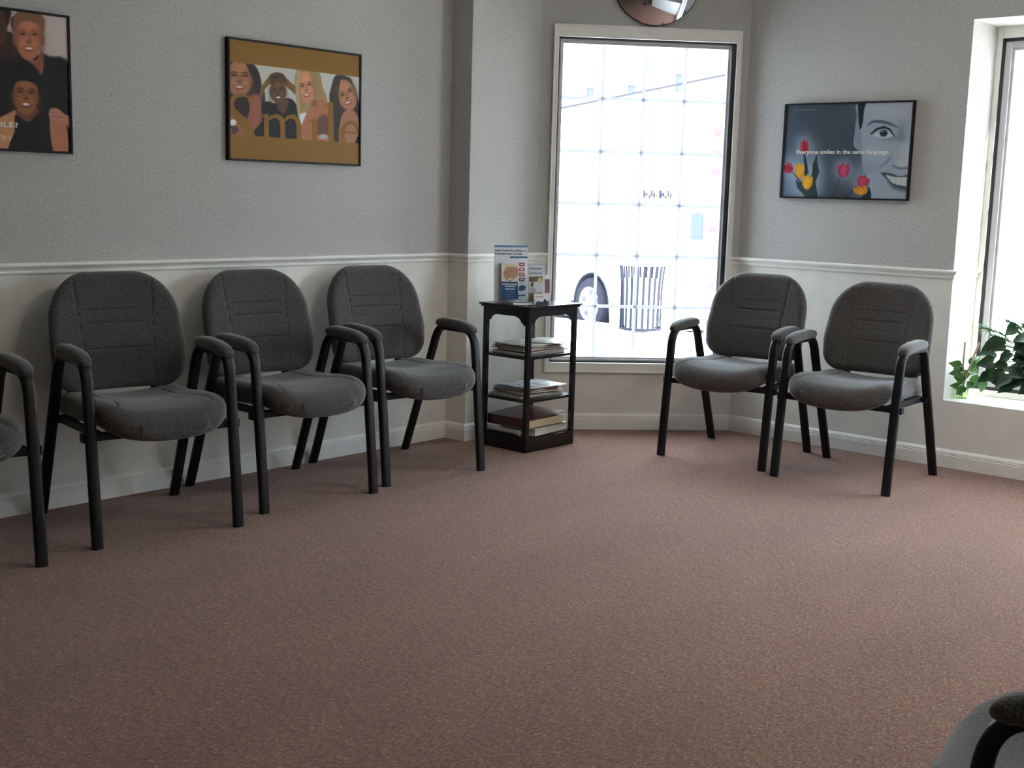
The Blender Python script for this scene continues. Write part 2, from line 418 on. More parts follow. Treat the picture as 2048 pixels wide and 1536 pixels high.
for nm, e0, e1 in (('left', 0, -1), ('return', -1, 1), ('alcove', 1, -math.tan(math.radians(42.43/2))), ('bay', -math.tan(math.radians(42.43/2)), -math.tan(math.radians(47.57/2))), ('right', -math.tan(math.radians(47.57/2)), -1)):
    P0, P1 = RUNS[nm]
    run('baseboard_'+nm, P0, P1, BASE, M['trim'], e0=e0, e1=e1)
k = 1
for nm, x0, x1, e0, e1 in (('left', None, None, 0, -1), ('return', None, None, -1, 1), ('alcove', None, None, 1, -.388),
                           ('bay', 0, BAYL-.975, -.388, 0), ('bay', BAYL-.050, BAYL, 0, -.44), ('right', 0, W2X0-C0.x, -.44, 1), ('right', W2X1-C0.x, None, 1, -1)):
    run('trim_%d' % k, *RUNS[nm], RAIL, M['trim'], x0, x1, e0, e1); k += 1
# the chair rail turns into the deep reveal of window 2
b = MB(); ra = [(W2X0+p[0], C0.y-p[0], p[1]) for p in RAIL]; rb = [(W2X0+p[0], C0.y+W2D-.012, p[1]) for p in RAIL]
b.rings([ra, rb]); o = b.build('trim_%d' % k, M['trim']); o['kind'] = 'structure'; k += 1

# ------------------------------------------------------------------ windows
def frame_box(b, x0, x1, z0, z1, w, y0, y1, mi=0, wt=None, wb=None):
    wt = w if wt is None else wt; wb = w if wb is None else wb
    b.box(x0, x0+w, y0, y1, z0, z1, mi); b.box(x1-w, x1, y0, y1, z0, z1, mi)
    b.box(x0+w, x1-w, y0, y1, z1-wt, z1, mi); b.box(x0+w, x1-w, y0, y1, z0, z0+wb, mi)

w1 = empty('window_1', (C0.x, C0.y, 0), TW, 'structure')
b = MB(); frame_box(b, -.979, -.046, .302, 2.011, .020, -.016, .03, wt=.054, wb=.044)
frame_box(b, -.984, -.041, .297, 2.016, .0065, -.021, .0, 0)
b.build('casing', M['trim'], w1, bevel=.0015)
b = MB(); frame_box(b, -.960, -.065, .345, 1.958, .009, .004, .05); b.box(-.089, -.074, -.001, .010, .353, 1.950); b.build('gap_shade', M['gap_shade'], w1)  # dark strips paint the gap shadow and the shaded return at the right
b = MB(); frame_box(b, -.953, -.078, .352, 1.951, .012, .012, .05); frame_box(b, -.943, -.090, .362, 1.939, .011, .020, .055)
b.build('sash_frame', M['alu'], w1, bevel=.001)
gx0, gx1, gz0, gz1 = -.933, -.101, .372, 1.929
b = MB(); b.box(gx0-.004, gx1+.004, .034, .038, gz0-.004, gz1+.004); b.build('pane', M['glass'], w1)
for i in range(1, 4):
    x = gx0+(gx1-gx0)*i/4; b = MB(); b.box(x-.0075, x+.0075, .041, .047, gz0, gz1); b.build('muntin', M['vinyl'], w1)
for j in range(1, 6):
    z = gz0+(gz1-gz0)*j/6; b = MB(); b.box(gx0, gx1, .0405, .0475, z-.0075, z+.0075); b.build('muntin', M['vinyl'], w1)

w2 = empty('window_2', (W2X0, C0.y+W2D, 0), 0, 'structure')
W2W = W2X1-W2X0
b = MB(); frame_box(b, 0, W2W, W2Z0, W2Z1, .026, -.010, .06, wt=.052, wb=.030); b.build('casing', M['trim'], w2, bevel=.0015)
b = MB(); frame_box(b, .026, W2W-.026, W2Z0+.03, W2Z1-.052, .014, -.004, .06); b.build('gap_shade', M['gap_shade'], w2)  # gap around the sash drawn as a dark strip, its shade put into colour
nb = 1; fx0, fx1 = .040, W2W-.040; fz0, fz1 = W2Z0+.044, W2Z1-.066; mw = .05
b = MB(); frame_box(b, fx0, fx1, fz0, fz1, .028, 0, .06); frame_box(b, fx0+.028, fx1-.028, fz0+.028, fz1-.028, .012, .012, .055)
b.build('sash_frame', M['alu'], w2, bevel=.001)
px = [fx0+.028+(fx1-fx0-.056)*i/nb for i in range(nb+1)]
for i in range(1, nb):
    b = MB(); b.box(px[i]-.022, px[i]+.022, 0, .06, fz0+.04, fz1-.04); b.build('mullion', M['alu'], w2, bevel=.001)
for i in range(nb):
    a0 = px[i]+(.012 if i == 0 else .022); a1 = px[i+1]-(.012 if i == nb-1 else .022)
    b = MB(); b.box(a0, a1, .030, .034, fz0+.04, fz1-.04); b.build('pane', M['glass'], w2)
    for c in range(1, 8):
        x = a0+(a1-a0)*c/8; b = MB(); b.box(x-.006, x+.006, .037, .042, fz0+.04, fz1-.04); b.build('muntin', M['vinyl'], w2)
    for j in range(1, 6):
        z = fz0+.04+(fz1-fz0-.08)*j/6; b = MB(); b.box(a0, a1, .0365, .0425, z-.006, z+.006); b.build('muntin', M['vinyl'], w2)

# ------------------------------------------------------------------ chairs
def cushion(outline_d, us, vs, P):
    pass

def rounded_tube(b, path, w, d, x):
    """sweep a rounded flat tube along path (y, z) in the plane x = const; w across x, d in the plane"""
    r = min(w, d)*.38; sec = []
    for cx, cy, a0 in ((w/2-r, d/2-r, 0), (-w/2+r, d/2-r, 90), (-w/2+r, -d/2+r, 180), (w/2-r, -d/2+r, 270)):
        for k in range(4):
            a = math.radians(a0+k*30); sec.append((cx+r*math.cos(a), cy+r*math.sin(a)))
    rs = []
    for i, (y, z) in enumerate(path):
        a = Vector(path[min(i+1, len(path)-1)])-Vector(path[max(i-1, 0)]); a.normalize(); n = Vector((-a.y, a.x))
        if i in (0, len(path)-1) and z < .01: n = Vector((1, 0)) if n.x > 0 else Vector((-1, 0))
        rs.append([(x+s, y+n.x*t, z+n.y*t) for s, t in sec])
    b.rings(rs)

def bez(p0, p1, p2, n=8): return [tuple((1-t)**2*a+2*t*(1-t)*c+t*t*e for a, c, e in zip(p0, p1, p2)) for t in [i/n for i in range(n+1)]]

def smooth01(x): x = np.clip(x, 0, 1); return x*x*(3-2*x)

def pillow_mesh(name, m, parent, hw, z0, z1, thick_f, thick_b, place, groove, r_edge, nu=64, nv=64):
    """closed cushion: rows v between z0 and z1, half-width hw(v); place(x, t, d) gives the 3D point, t in [-1, 1] back..front"""
    v = .5-.5*np.cos(np.linspace(0, PI, nv)); vv = z0+(z1-z0)*v
    u = np.sin(np.linspace(-PI/2, PI/2, nu)); u = .55*u+.45*np.linspace(-1, 1, nu)
    HW = np.array([hw(t) for t in vv]); X = u[None, :]*HW[:, None]; Z = np.repeat(vv[:, None], nu, 1)
    out = [(HW[i], vv[i]) for i in range(nv)]+[(-HW[i], vv[i]) for i in range(nv-1, -1, -1)]
    D = np.full(X.shape, 1e9)
    for i in range(len(out)):
        (x1, y1), (x2, y2) = out[i], out[(i+1) % len(out)]; ex, ey = x2-x1, y2-y1; L = ex*ex+ey*ey+1e-12
        t = np.clip(((X-x1)*ex+(Z-y1)*ey)/L, 0, 1); D = np.minimum(D, np.hypot(X-x1-t*ex, Z-y1-t*ey))
    fall = np.sqrt(np.clip(1-(1-np.clip(D/r_edge, 0, 1))**2, 0, 1))
    fallb = np.sqrt(np.clip(1-(1-np.clip(D/(r_edge*.7), 0, 1))**2, 0, 1))
    G = groove(X, Z)
    front = place(X, Z, thick_f*fall-G*smooth01(D/.02)); back = place(X, Z, -thick_b*fallb)
    n = nu*nv; V = np.concatenate([np.stack(front, -1).reshape(-1, 3), np.stack(back, -1).reshape(-1, 3)])
    idx = np.arange(n).reshape(nv, nu); q = np.stack([idx[:-1, :-1], idx[:-1, 1:], idx[1:, 1:], idx[1:, :-1]], -1).reshape(-1, 4)
    f = q.tolist()+(q[:, ::-1]+n).tolist()
    bd = list(idx[0, :])+list(idx[1:, -1])+list(idx[-1, -2::-1])+list(idx[-2:0:-1, 0])
    f += [(bd[(i+1) % len(bd)], bd[i], bd[i]+n, bd[(i+1) % len(bd)]+n) for i in range(len(bd))]
    b = MB(); b.add(V.tolist(), f)
    me = bpy.data.meshes.new(name); me.from_pydata(b.v, [], b.f)
    bm = bmesh.new(); bm.from_mesh(me); bmesh.ops.remove_doubles(bm, verts=bm.verts, dist=1e-5)
    bmesh.ops.recalc_face_normals(bm, faces=bm.faces); bm.to_mesh(me); bm.free()
    me.polygons.foreach_set('use_smooth', [True]*len(me.polygons)); me.materials.append(m)
    o = bpy.data.objects.new(name, me); COL.objects.link(o); o.parent = parent; return o

def make_chair():
    root = empty('guest_chair')
    # --- side frames: each a bent flat tube, foot - arm - foot
    HWF = .252
    front = [(.277, 0), (.272, .06), (.243, .34), (.221, .525)]+bez((.221, .525), (.210, .594), (.150, .594), 9)[1:]
    rear = [(-.266, 0), (-.242, .06), (-.060, .515)]+bez((-.060, .515), (-.036, .594), (.010, .594), 9)[1:]
    for sx in (-1, 1):
        for nm, path in (('leg', front), ('leg', rear)):
            b = MB(); rounded_tube(b, path, .038, .026, sx*HWF); b.build(nm, M['black_metal'], root, smooth=True, angle=50)
        b = MB(); rounded_tube(b, [(.010, .594), (.150, .594)], .038, .026, sx*HWF); arm = b.build('armrest', M['black_metal'], root, smooth=True, angle=50)
        # padded sleeve on the arm
        b = MB(); rs = []; N = 22
        for i in range(N+1):
            t = -math.cos(PI*i/N); y = .092+t*.128; e = max(.05, (1-abs(t)**6)**.5)
            zc = .612-.020*max(0, t-.25)**1.5-.014*max(0, -t-.35)**1.5-.006*t
            sl = .10 if t > .5 else 0
            ring = []
            for k in range(18):
                a = 2*PI*k/18; cx, cz = math.cos(a), math.sin(a)
                sc = (abs(cx)**3+abs(cz)**3)**(-1/3)
                ring.append((sx*HWF+cx*sc*.0265*(.35+.65*e), y, zc+cz*sc*.0225*e))
            rs.append(ring)
        b.rings(rs); b.build('arm_pad', M['fabric'], arm, smooth=True, angle=60)
    # --- under-seat frame
    b = MB(); b.box(-.272, .272, .213, .239, .343, .369); b.box(-.235, .235, -.135, -.11, .347, .373)
    for sx in (-1, 1): b.box(sx*.222-.012, sx*.222+.012, -.12, .225, .349, .373); 
    for sx in (-1, 1): b.box(sx*.275-.004, sx*.275+.004, .211, .241, .341, .371)
    for sx in (-1, 1): b.box(sx*.244-.012, sx*.244+.012, -.118, -.098, .349, .373)
    b.build('seat_frame', M['black_metal'], root, bevel=.003)
    # --- seat
    def hw(v):
        f = .220+.010*min(1, max(0, (v+.20)/.4))
        r = .085
        for e, s in ((-.205, 1), (.327, -1)):
            d = (v-e)*s; rr = .06 if s > 0 else .115
            if d < rr: f -= rr-math.sqrt(max(0, rr*rr-(rr-d)**2))
        return max(f, .03)
    def place(X, Y, d):
        base = .392+.021*(X/.22)**2-.010*smooth01((-Y-.08)/.12)+.010*smooth01((Y)/.18)-.022*smooth01((Y-.17)/.18)**1.3
        low = np.where(d < 0, -.012*(1-(X/.23)**2)*smooth01((Y-.0)/.25), 0)
        return X, Y, base+d+low
    def groove(X, Y):
        g = np.zeros(X.shape)
        for s in (-1, 1):
            xs = s*(.128+.06*np.clip((Y-.02)/.30, 0, 1)**2)
            g += .0045*np.exp(-((X-xs)/.0032)**2)
        return g+.006*np.exp(-(X/.12)**2)*np.exp(-((Y+.02)/.14)**2)
    seat = pillow_mesh('seat', M['fabric'], root, hw, -.205, .33, .047, .040, place, groove, .055, 90, 64)
    # --- backrest
    def hwb(z):
        f = .2465-.10*max(0, z-.60)**1.15-.06*max(0, .58-z)
        for e, s, rr in ((.446, 1, .075), (.852, -1, .155)):
            d = (z-e)*s
            if d < rr: f -= (rr-math.sqrt(max(0, rr*rr-(rr-d)**2)))*(1.0 if s > 0 else .92)
        return max(f, .02)
    def placeb(X, Z, d):
        c = -.160-.20*(Z-.5)+.030*(X/.245)**2+.012*np.exp(-((Z-.58)/.08)**2)
        return X, c+d, Z+.2*d
    def grooveb(X, Z):
        g = np.zeros(X.shape)
        for s in (-1, 1):
            xs = s*(.128+.018*np.clip((Z-.6)/.25, 0, 1)-.006*np.clip((.6-Z)/.15, 0, 1)); g += .0042*np.exp(-((X-xs)/.003)**2)
        inside = 1-smooth01((np.abs(X)-.112)/.012)
        for z in (.588, .632, .676): g += .0032*np.exp(-((Z-z)/.0028)**2)*inside
        g += .0016*np.exp(-((Z-.722)/.0028)**2)*inside
        return g
    back = pillow_mesh('backrest', M['fabric'], root, hwb, .446, .852, .028, .026, placeb, grooveb, .034, 90, 110)
    # --- seam lines lying in the grooves
    def seam(b, P, xs, ys, th):
        X, Y = np.array(xs, float), np.array(ys, float); p = np.stack(P(X, Y, np.full(X.shape, th)), -1)
        b.tube([tuple(q_) for q_ in p], .0011, 5)
    for s in (-1, 1):
        b = MB(); ys = np.linspace(-.12, .26, 16); seam(b, place, s*(.128+.06*np.clip((ys-.02)/.30, 0, 1)**2), ys, .0432); b.build('seam', M['seam'], seat, smooth=True)
    for s in (-1, 1):
        b = MB(); zs = np.linspace(.480, .812, 18); seam(b, placeb, s*(.128+.018*np.clip((zs-.6)/.25, 0, 1)-.006*np.clip((.6-zs)/.15, 0, 1)), zs, .0245); b.build('seam', M['seam'], back, smooth=True)
    for z, dp in ((.588, .0253), (.632, .0253), (.676, .0253), (.722, .0268)):
        b = MB(); seam(b, placeb, np.linspace(-.118, .118, 12), np.full(12, z), dp); b.build('seam', M['seam'], back, smooth=True)
    # --- J-shaped back brackets
    for sx in (-1, 1):
        pts = [(.02, .368), (-.12, .368)]+bez((-.15, .368), (-.20, .370), (-.198, .43), 8)+[(-.196, .50), (-.203, .55), (-.213, .60)]
        b = MB(); rounded_tube(b, pts, .036, .007, sx*.155); b.build('back_bracket', M['black_metal'], root, smooth=True, angle=60)
    return root

CH = [  # x, y, angle of the lateral axis, label
 (.348, 2.3198, -1.4095, 'grey tweed armchair between the cut-off left chair and the chair below the gold poster'),
 (.3218, 2.9719, -1.4965, 'grey tweed armchair directly below the gold poster, third from the left along the left wall'),
 (.3207, 3.597, -1.4621, 'grey tweed armchair nearest the dark magazine stand on the left wall'),
 (1.1802, 4.9922, -.1214, 'grey tweed armchair beside the tall window, left one of the right wall pair'),
 (1.7906, 4.9902, -.0532, 'grey tweed armchair under the tulip poster beside the plant window, right one of the pair'),
 (.325, 1.591, -1.45, 'grey tweed armchair cut off by the left edge of the photo below the portrait poster'),
 (3.834, 1.776, 1.410, 'grey tweed armchair in the near bottom right corner, mostly cut off by the picture edge')]
proto = make_chair()
SCZ = (1.022, 1.010, 1.010, .990, .988, 1.01, .962)
for i, (x, y, t, lab) in enumerate(CH):
    o = proto if i == 0 else copy_tree(proto)
    Fx, Fy = -math.sin(t), -math.cos(t)
    o.location = (x, y, 0); o.rotation_euler.z = math.atan2(-Fx, Fy)
    o.scale = (1, 1, SCZ[i])
    tag(o, lab, 'chair', 'waiting room armchairs')

# ------------------------------------------------------------------ framed posters
def framed(name, P, rz, w, h, art, label, gain, fw_=.008, dep=.022):
    """frame hung flat on a wall: P bottom-left corner on the wall seen from the room; local x right, local y into the wall"""
    root = empty(name, P, rz)
    b = MB(); frame_box(b, 0, w, 0, h, fw_, -dep, -.001); b.box(fw_, w-fw_, -.010, -.003, fw_, h-fw_)
    b.build('frame', M['frame_black'], root)
    o = art.build('print', root, w-2*fw_+.002, h-2*fw_+.002, M['print'], gain); o.location = (fw_-.001, -dep+.005, fw_-.001)
    tag(root, label, 'poster'); return root, o

# poster with the word Smile
a2 = Art(300, 210, [(150, 84), (1512, 296), (1486, 1426), (136, 1344)])
GOLD = (122, 88, 32)
a2.fill((176, 176, 168))
a2.poly([(330, 340), (420, 380), (470, 480), (490, 620), (520, 700), (480, 1130), (130, 1110), (130, 330)], (52, 42, 40), 14)
a2.poly([(140, 850), (380, 680), (470, 700), (480, 800), (470, 1000), (420, 1120), (140, 1120)], (140, 86, 68), 30)
a2.poly([(140, 690), (330, 700), (350, 850), (290, 960), (180, 900), (130, 800)], (50, 34, 36), 16)
a2.ell(178, 965, 34, 34, (205, 200, 205), soft=10); a2.ell(180, 1045, 55, 45, (70, 55, 50), soft=14)
a2.face(255, 500, 140, 195, (146, 100, 74), .05, teeth=(222, 212, 200))
a2.poly([(330, 345), (420, 380), (470, 500), (470, 640), (420, 650), (395, 520), (350, 420)], (48, 40, 38), 10)
# man, hands on head
a2.poly([(480, 780), (560, 750), (620, 770), (760, 720), (840, 780), (860, 900), (880, 1150), (400, 1120), (440, 1010), (500, 930)], (28, 26, 27), 14)
a2.stroke([(470, 720, 30), (500, 610, 48), (590, 500, 60), (640, 470, 50)], (108, 78, 44), 8)
a2.stroke([(850, 650, 70), (780, 590, 64), (700, 510, 66), (650, 470, 50)], (112, 80, 46), 8)
a2.face(655, 650, 82, 125, (96, 68, 46), -.06, grin=1.5)
a2.poly([(580, 470), (640, 455), (700, 460), (740, 510), (735, 560), (700, 550), (640, 545), (600, 580), (570, 560)], (74, 54, 34), 10)
a2.stroke([(610, 500, 12), (660, 490, 12)], (35, 28, 24), 8); a2.poly([(640, 780), (760, 740), (740, 850), (690, 880)], (86, 60, 44), 10)
# blonde woman
a2.poly([(850, 430), (980, 430), (1090, 460), (1120, 600), (1170, 750), (1140, 900), (1020, 960), (920, 940), (870, 860), (842, 700)], (146, 122, 84), 10)
a2.poly([(880, 900), (950, 880), (940, 980), (900, 1010)], (205, 205, 205), 8)
a2.poly([(1000, 790), (1080, 720), (1170, 790), (1190, 900), (1170, 1170), (880, 1160), (900, 1000)], (158, 100, 74), 14)
a2.poly([(1060, 960), (1120, 900), (1180, 940), (1180, 1120), (1060, 1110)], (100, 66, 60), 24); a2.ell(1120, 1130, 50, 26, (160, 158, 160), soft=14)
a2.face(950, 610, 92, 165, (180, 124, 94), -.12, teeth=(232, 226, 220))
a2.stroke([(870, 450, 40), (858, 650, 36), (872, 850, 40)], (160, 140, 104), 10); a2.stroke([(990, 440, 40), (1070, 560, 60), (1080, 720, 60)], (140, 116, 78), 14)
# dark haired woman
a2.poly([(1260, 490), (1370, 505), (1430, 560), (1500, 800), (1500, 1000), (1420, 1000), (1330, 920), (1290, 1190), (1230, 1180), (1190, 760), (1210, 620)], (48, 42, 42), 12)
a2.poly([(1320, 900), (1440, 860), (1500, 1000), (1490, 1210), (1290, 1190)], (150, 104, 82), 14)
a2.face(1368, 700, 98, 165, (158, 108, 80), -.28, teeth=(236, 230, 225)); a2.stroke([(1290, 560, 26), (1270, 700, 22), (1285, 800, 20)], (52, 44, 42), 8)
a2.poly([(1450, 1200), (1480, 1130), (1500, 1110), (1495, 1210)], (30, 28, 28), 8)
# gold bands and letters
a2.poly([(120, 60), (1540, 270), (1540, 521), (120, 322)], GOLD, 4, curve=False)
a2.poly([(120, 1089), (1520, 1205), (1520, 1450), (120, 1370)], GOLD, 4, curve=False)
for st in ([(355, 755, 22), (352, 705, 26), (300, 682, 34), (245, 678, 38), (188, 705, 46), (160, 770, 54), (176, 840, 66), (232, 910, 88), (300, 975, 100), (345, 1040, 92), (365, 1110, 84)],
           [(150, 1100, 30), (146, 1030, 22), (140, 1005, 12)],
           [(462, 912, 12), (500, 898, 20), (528, 910, 40)], [(530, 905, 50), (527, 1125, 52)], [(545, 945, 26), (590, 912, 36), (640, 905, 44), (682, 935, 50), (698, 990, 52), (698, 1135, 52)],
           [(716, 955, 26), (762, 918, 36), (812, 912, 44), (852, 945, 50), (868, 1000, 52), (868, 1145, 52)],
           [(1028, 778, 60), (1032, 786, 60)], [(965, 966, 12), (1000, 952, 18), (1028, 956, 36)], [(1030, 960, 52), (1030, 1165, 54)],
           [(1142, 800, 12), (1172, 786, 20), (1198, 786, 40)], [(1202, 792, 56), (1202, 1180, 58)],
           [(1330, 1088, 20), (1478, 1096, 20)], [(1478, 1096, 22), (1470, 1030, 30), (1430, 985, 34), (1380, 988, 40), (1335, 1030, 46), (1316, 1095, 52), (1322, 1160, 50), (1350, 1200, 40)]):
    a2.stroke(st, GOLD, 5)
framed('framed_poster', (0, 2.953, 1.2895), PI/2, .693, .4775, a2, 'black framed gold poster of four laughing people with the word Smile', 1.35)

# group portrait poster
a1 = Art(300, 210, [(0, 96), (640, 178), (646, 1462), (0, 1428)], u0=.641)
a1.fill((150, 138, 136)); a1.glow(560, 330, 220, 360, (168, 156, 152), .8)
a1.poly([(-2000, 430), (-700, 380), (-60, 560), (180, 430), (230, 560), (380, 520), (460, 540), (660, 650), (680, 1500), (-2000, 1500)], (20, 17, 18), 30)
a1.poly([(-300, 100), (80, 90), (95, 200), (60, 300), (120, 330), (150, 520), (-300, 560)], (42, 29, 22), 16)
a1.ell(-40, 260, 110, 200, (64, 43, 32), soft=20)
a1.ell(262, 225, 164, 100, (104, 76, 54), soft=16); a1.stroke([(135, 200, 60), (135, 300, 40)], (62, 46, 36), 16); a1.stroke([(398, 200, 60), (402, 300, 34)], (112, 82, 60), 14)
a1.poly([(215, 500), (330, 580), (395, 470), (405, 620), (378, 715), (300, 640)], (120, 72, 54), 12)
a1.ell(140, 385, 24, 56, (128, 78, 58), soft=10); a1.ell(402, 392, 22, 54, (130, 82, 62), soft=10)
a1.face(272, 362, 128, 214, (148, 92, 70), .03, hair=(104, 74, 52), teeth=(214, 206, 196), brow=(96, 62, 46))
a1.ell(225, 790, 152, 196, (17, 14, 14), soft=24)
a1.poly([(-80, 1180), (60, 1080), (130, 1060), (110, 1200), (100, 1440), (-80, 1440)], (160, 112, 80), 14)
a1.poly([(140, 1040), (330, 1030), (330, 1120), (240, 1165), (150, 1130)], (92, 58, 40), 12)
a1.face(228, 905, 126, 190, (122, 78, 48), .06, hair=(17, 14, 14), teeth=(220, 214, 206), grin=1.25, lips=(88, 36, 34))
a1.poly([(120, 1100), (240, 1170), (340, 1090), (450, 1130), (480, 1470), (60, 1470), (110, 1250)], (18, 16, 17), 12)
a1.poly([(452, 1130), (560, 1110), (606, 1160), (618, 1480), (484, 1480)], (148, 96, 72), 12)
a1.poly([(452, 1050), (520, 1036), (590, 1090), (640, 1120), (640, 1230), (590, 1170), (500, 1150), (448, 1130)], (156, 104, 90), 8)
for p in ([(462, 1080, 6), (510, 1075, 6)], [(458, 1112, 6), (520, 1110, 6)], [(520, 1130, 6), (580, 1120, 6)]): a1.stroke(p, (96, 58, 50), 6)
p1, pr1 = framed('framed_poster', (0, 1.59, 1.2855), PI/2, .697, .478, a1, 'black framed group portrait poster of smiling people in dark clothes, cut off at left', 1.7)

# tulip poster
a3 = Art(300, 206, [(222, 182), (1848, 148), (1762, 1424), (156, 1370)])
BG = (56, 65, 75)
a3.fill(BG); a3.glow(180, 900, 220, 700, (86, 102, 128), .5); a3.glow(250, 1300, 260, 300, (88, 108, 132), .6)
# face
a3.poly([(1150, 130), (1180, 480), (1100, 560), (1090, 720), (1180, 820), (1200, 1000), (1290, 1200), (1300, 1480), (1900, 1480), (1900, 100)], (140, 148, 160), 12)
a3.glow(1560, 260, 330, 170, (158, 164, 172), .9); a3.glow(1760, 800, 110, 240, (166, 174, 180), .9); a3.glow(1360, 800, 160, 220, (150, 160, 170), .8)
a3.poly([(1098, 500), (1130, 300), (1150, 420), (1180, 560), (1190, 800), (1150, 780), (1105, 700)], (122, 134, 146), 10)
a3.poly([(1140, 120), (1240, 120), (1215, 250), (1195, 430), (1160, 500), (1140, 300)], (26, 32, 44), 12)
a3.glow(1620, 620, 150, 40, (98, 110, 126), .6); a3.glow(1690, 560, 60, 130, (104, 116, 132), .7)
a3.stroke([(1262, 448, 20), (1330, 402, 34), (1430, 402, 40), (1540, 430, 34), (1640, 480, 16)], (74, 84, 100), 16, .9)
a3.stroke([(1300, 560, 10), (1380, 500, 26), (1470, 476, 30), (1540, 500, 22), (1600, 590, 10)], (40, 46, 58), 10)
a3.poly([(1340, 590), (1400, 540), (1480, 520), (1550, 560), (1590, 600), (1470, 615)], (170, 176, 182), 8)
a3.ell(1466, 556, 52, 46, (42, 52, 64), soft=6); a3.ell(1466, 556, 22, 20, (14, 16, 22), soft=4); a3.ell(1450, 535, 8, 8, (210, 214, 220), soft=4)
a3.stroke([(1310, 565, 12), (1390, 500, 20), (1480, 482, 20), (1560, 520, 14), (1600, 595, 8)], (22, 26, 34), 6)
a3.stroke([(1380, 640, 8), (1470, 650, 10), (1560, 630, 8)], (112, 122, 136), 12, .8)
a3.stroke([(1560, 860, 16), (1500, 940, 26), (1420, 1010, 18)], (96, 108, 124), 26, .8)
a3.stroke([(1580, 980, 18), (1680, 1020, 30), (1790, 1010, 30)], (84, 96, 112), 20, .9); a3.glow(1720, 960, 90, 40, (170, 176, 182), .7)
a3.poly([(1430, 1070), (1560, 1080), (1680, 1120), (1800, 1110), (1800, 1300), (1680, 1290), (1590, 1250), (1510, 1160)], (62, 72, 84), 10)
a3.poly([(1500, 1105), (1620, 1130), (1800, 1140), (1800, 1250), (1700, 1240), (1590, 1210)], (178, 180, 178), 8)
for x in (1555, 1625, 1705, 1765): a3.stroke([(x, 1120, 4), (x-10, 1225, 4)], (120, 128, 136), 6)
a3.stroke([(1520, 1190, 22), (1590, 1270, 36), (1690, 1310, 40), (1790, 1310, 40)], (98, 108, 122), 20, .9)
a3.glow(1560, 1380, 200, 60, (150, 158, 166), .6); a3.glow(1250, 1030, 120, 120, (104, 118, 134), .6)
# halos, leaves, tulips
for cx, cy, rx, ry in ((450, 720, 110, 150), (250, 1010, 150, 150), (420, 1090, 190, 230), (590, 1060, 110, 250), (470, 1330, 180, 170), (955, 1030, 130, 150), (1210, 1200, 150, 170)):
    a3.glow(cx, cy, rx, ry, (150, 164, 180), .75)
LEAF = (34, 52, 50)
a3.stroke([(450, 820, 20), (470, 960, 40), (480, 1100, 60), (520, 1400, 70)], LEAF, 8); a3.stroke([(610, 840, 12), (590, 960, 70), (600, 1050, 90), (560, 1180, 70), (590, 1400, 80)], LEAF, 8)
a3.stroke([(300, 1060, 10), (390, 1160, 18), (460, 1300, 80), (520, 1400, 80)], (40, 66, 62), 8); a3.stroke([(350, 1160, 20), (390, 1240, 70), (480, 1340, 70)], (40, 62, 66), 8)
a3.stroke([(915, 1120, 10), (870, 1240, 9), (815, 1395, 10)], (40, 52, 54), 6); a3.stroke([(1110, 1260, 12), (1040, 1330, 16), (970, 1400, 30)], (40, 54, 52), 6)
a3.poly([(1270, 1260), (1306, 1310), (1300, 1420), (1190, 1420), (1220, 1340)], (30, 44, 54), 8)
def tulip(cx, cy, w, h, rot, c1, c2):
    ca, sa = math.cos(rot), math.sin(rot); T = lambda x, y: (cx+w*(x*ca-y*sa), cy+h*(x*sa+y*ca))
    a3.poly([T(-.9, .1), T(-.75, -.75), T(-.45, -.55), T(-.1, -1.0), T(.3, -.6), T(.75, -.85), T(.95, .0), T(.6, .75), T(0, 1), T(-.6, .75)], c1, 6)
    a3.poly([T(-.35, -.2), T(0, -.7), T(.4, -.2), T(.3, .6), T(-.1, .8), T(-.35, .4)], c2, 14)
    a3.stroke([(*T(-.75, -.6), 6), (*T(-.45, .1), 5), (*T(-.1, .8), 4)], tuple(min(255, k*1.5) for k in c1), 8, .7)
    a3.stroke([(*T(.7, -.6), 6), (*T(.5, .1), 5)], tuple(min(255, k*1.5) for k in c1), 8, .7)
tulip(452, 725, 56, 105, .05, (150, 34, 52), (128, 22, 40)); tulip(246, 1002, 66, 72, -.95, (158, 36, 66), (138, 30, 48))
tulip(392, 1030, 66, 105, .0, (196, 134, 34), (206, 150, 34)); tulip(490, 1180, 72, 105, .25, (196, 138, 28), (214, 158, 44))
tulip(955, 1030, 84, 98, .0, (150, 44, 72), (176, 66, 92)); tulip(1205, 1180, 82, 88, .5, (150, 48, 74), (168, 62, 86))
tulip(1175, 1300, 100, 62, -.25, (186, 116, 36), (198, 132, 40))
p3, pr3 = framed('framed_poster', (1.068, C0.y, 1.2045), 0, .660, .4535, a3, 'black framed grey poster of half a smiling face above colourful tulips', 1.08)
def on_print(pr, art, w, h, x0, y0, x1, body, hgt, m, bold=0.0):
    u0, v0 = art.uv(x0, y0); u1, v1 = art.uv(x1, y0)
    o = text_mesh('lettering', body, m, pr, width=(u1-u0)*w, height=hgt*h, bold=bold)
    o.rotation_euler = (PI/2, 0, 0); o.location = (u0*w, -.0008, (1-v0)*h); return o
on_print(pr3, a3, .646, .4395, 352, 815, 1545, 'Everyone smiles in the same language.', .043, M['ink_cream'], .022)
on_print(pr3, a3, .646, .4395, 320, 258, 612, 'cosmetic dentistry', .020, M['ink_pale'], 0)
PW1, PH1 = .683, .464
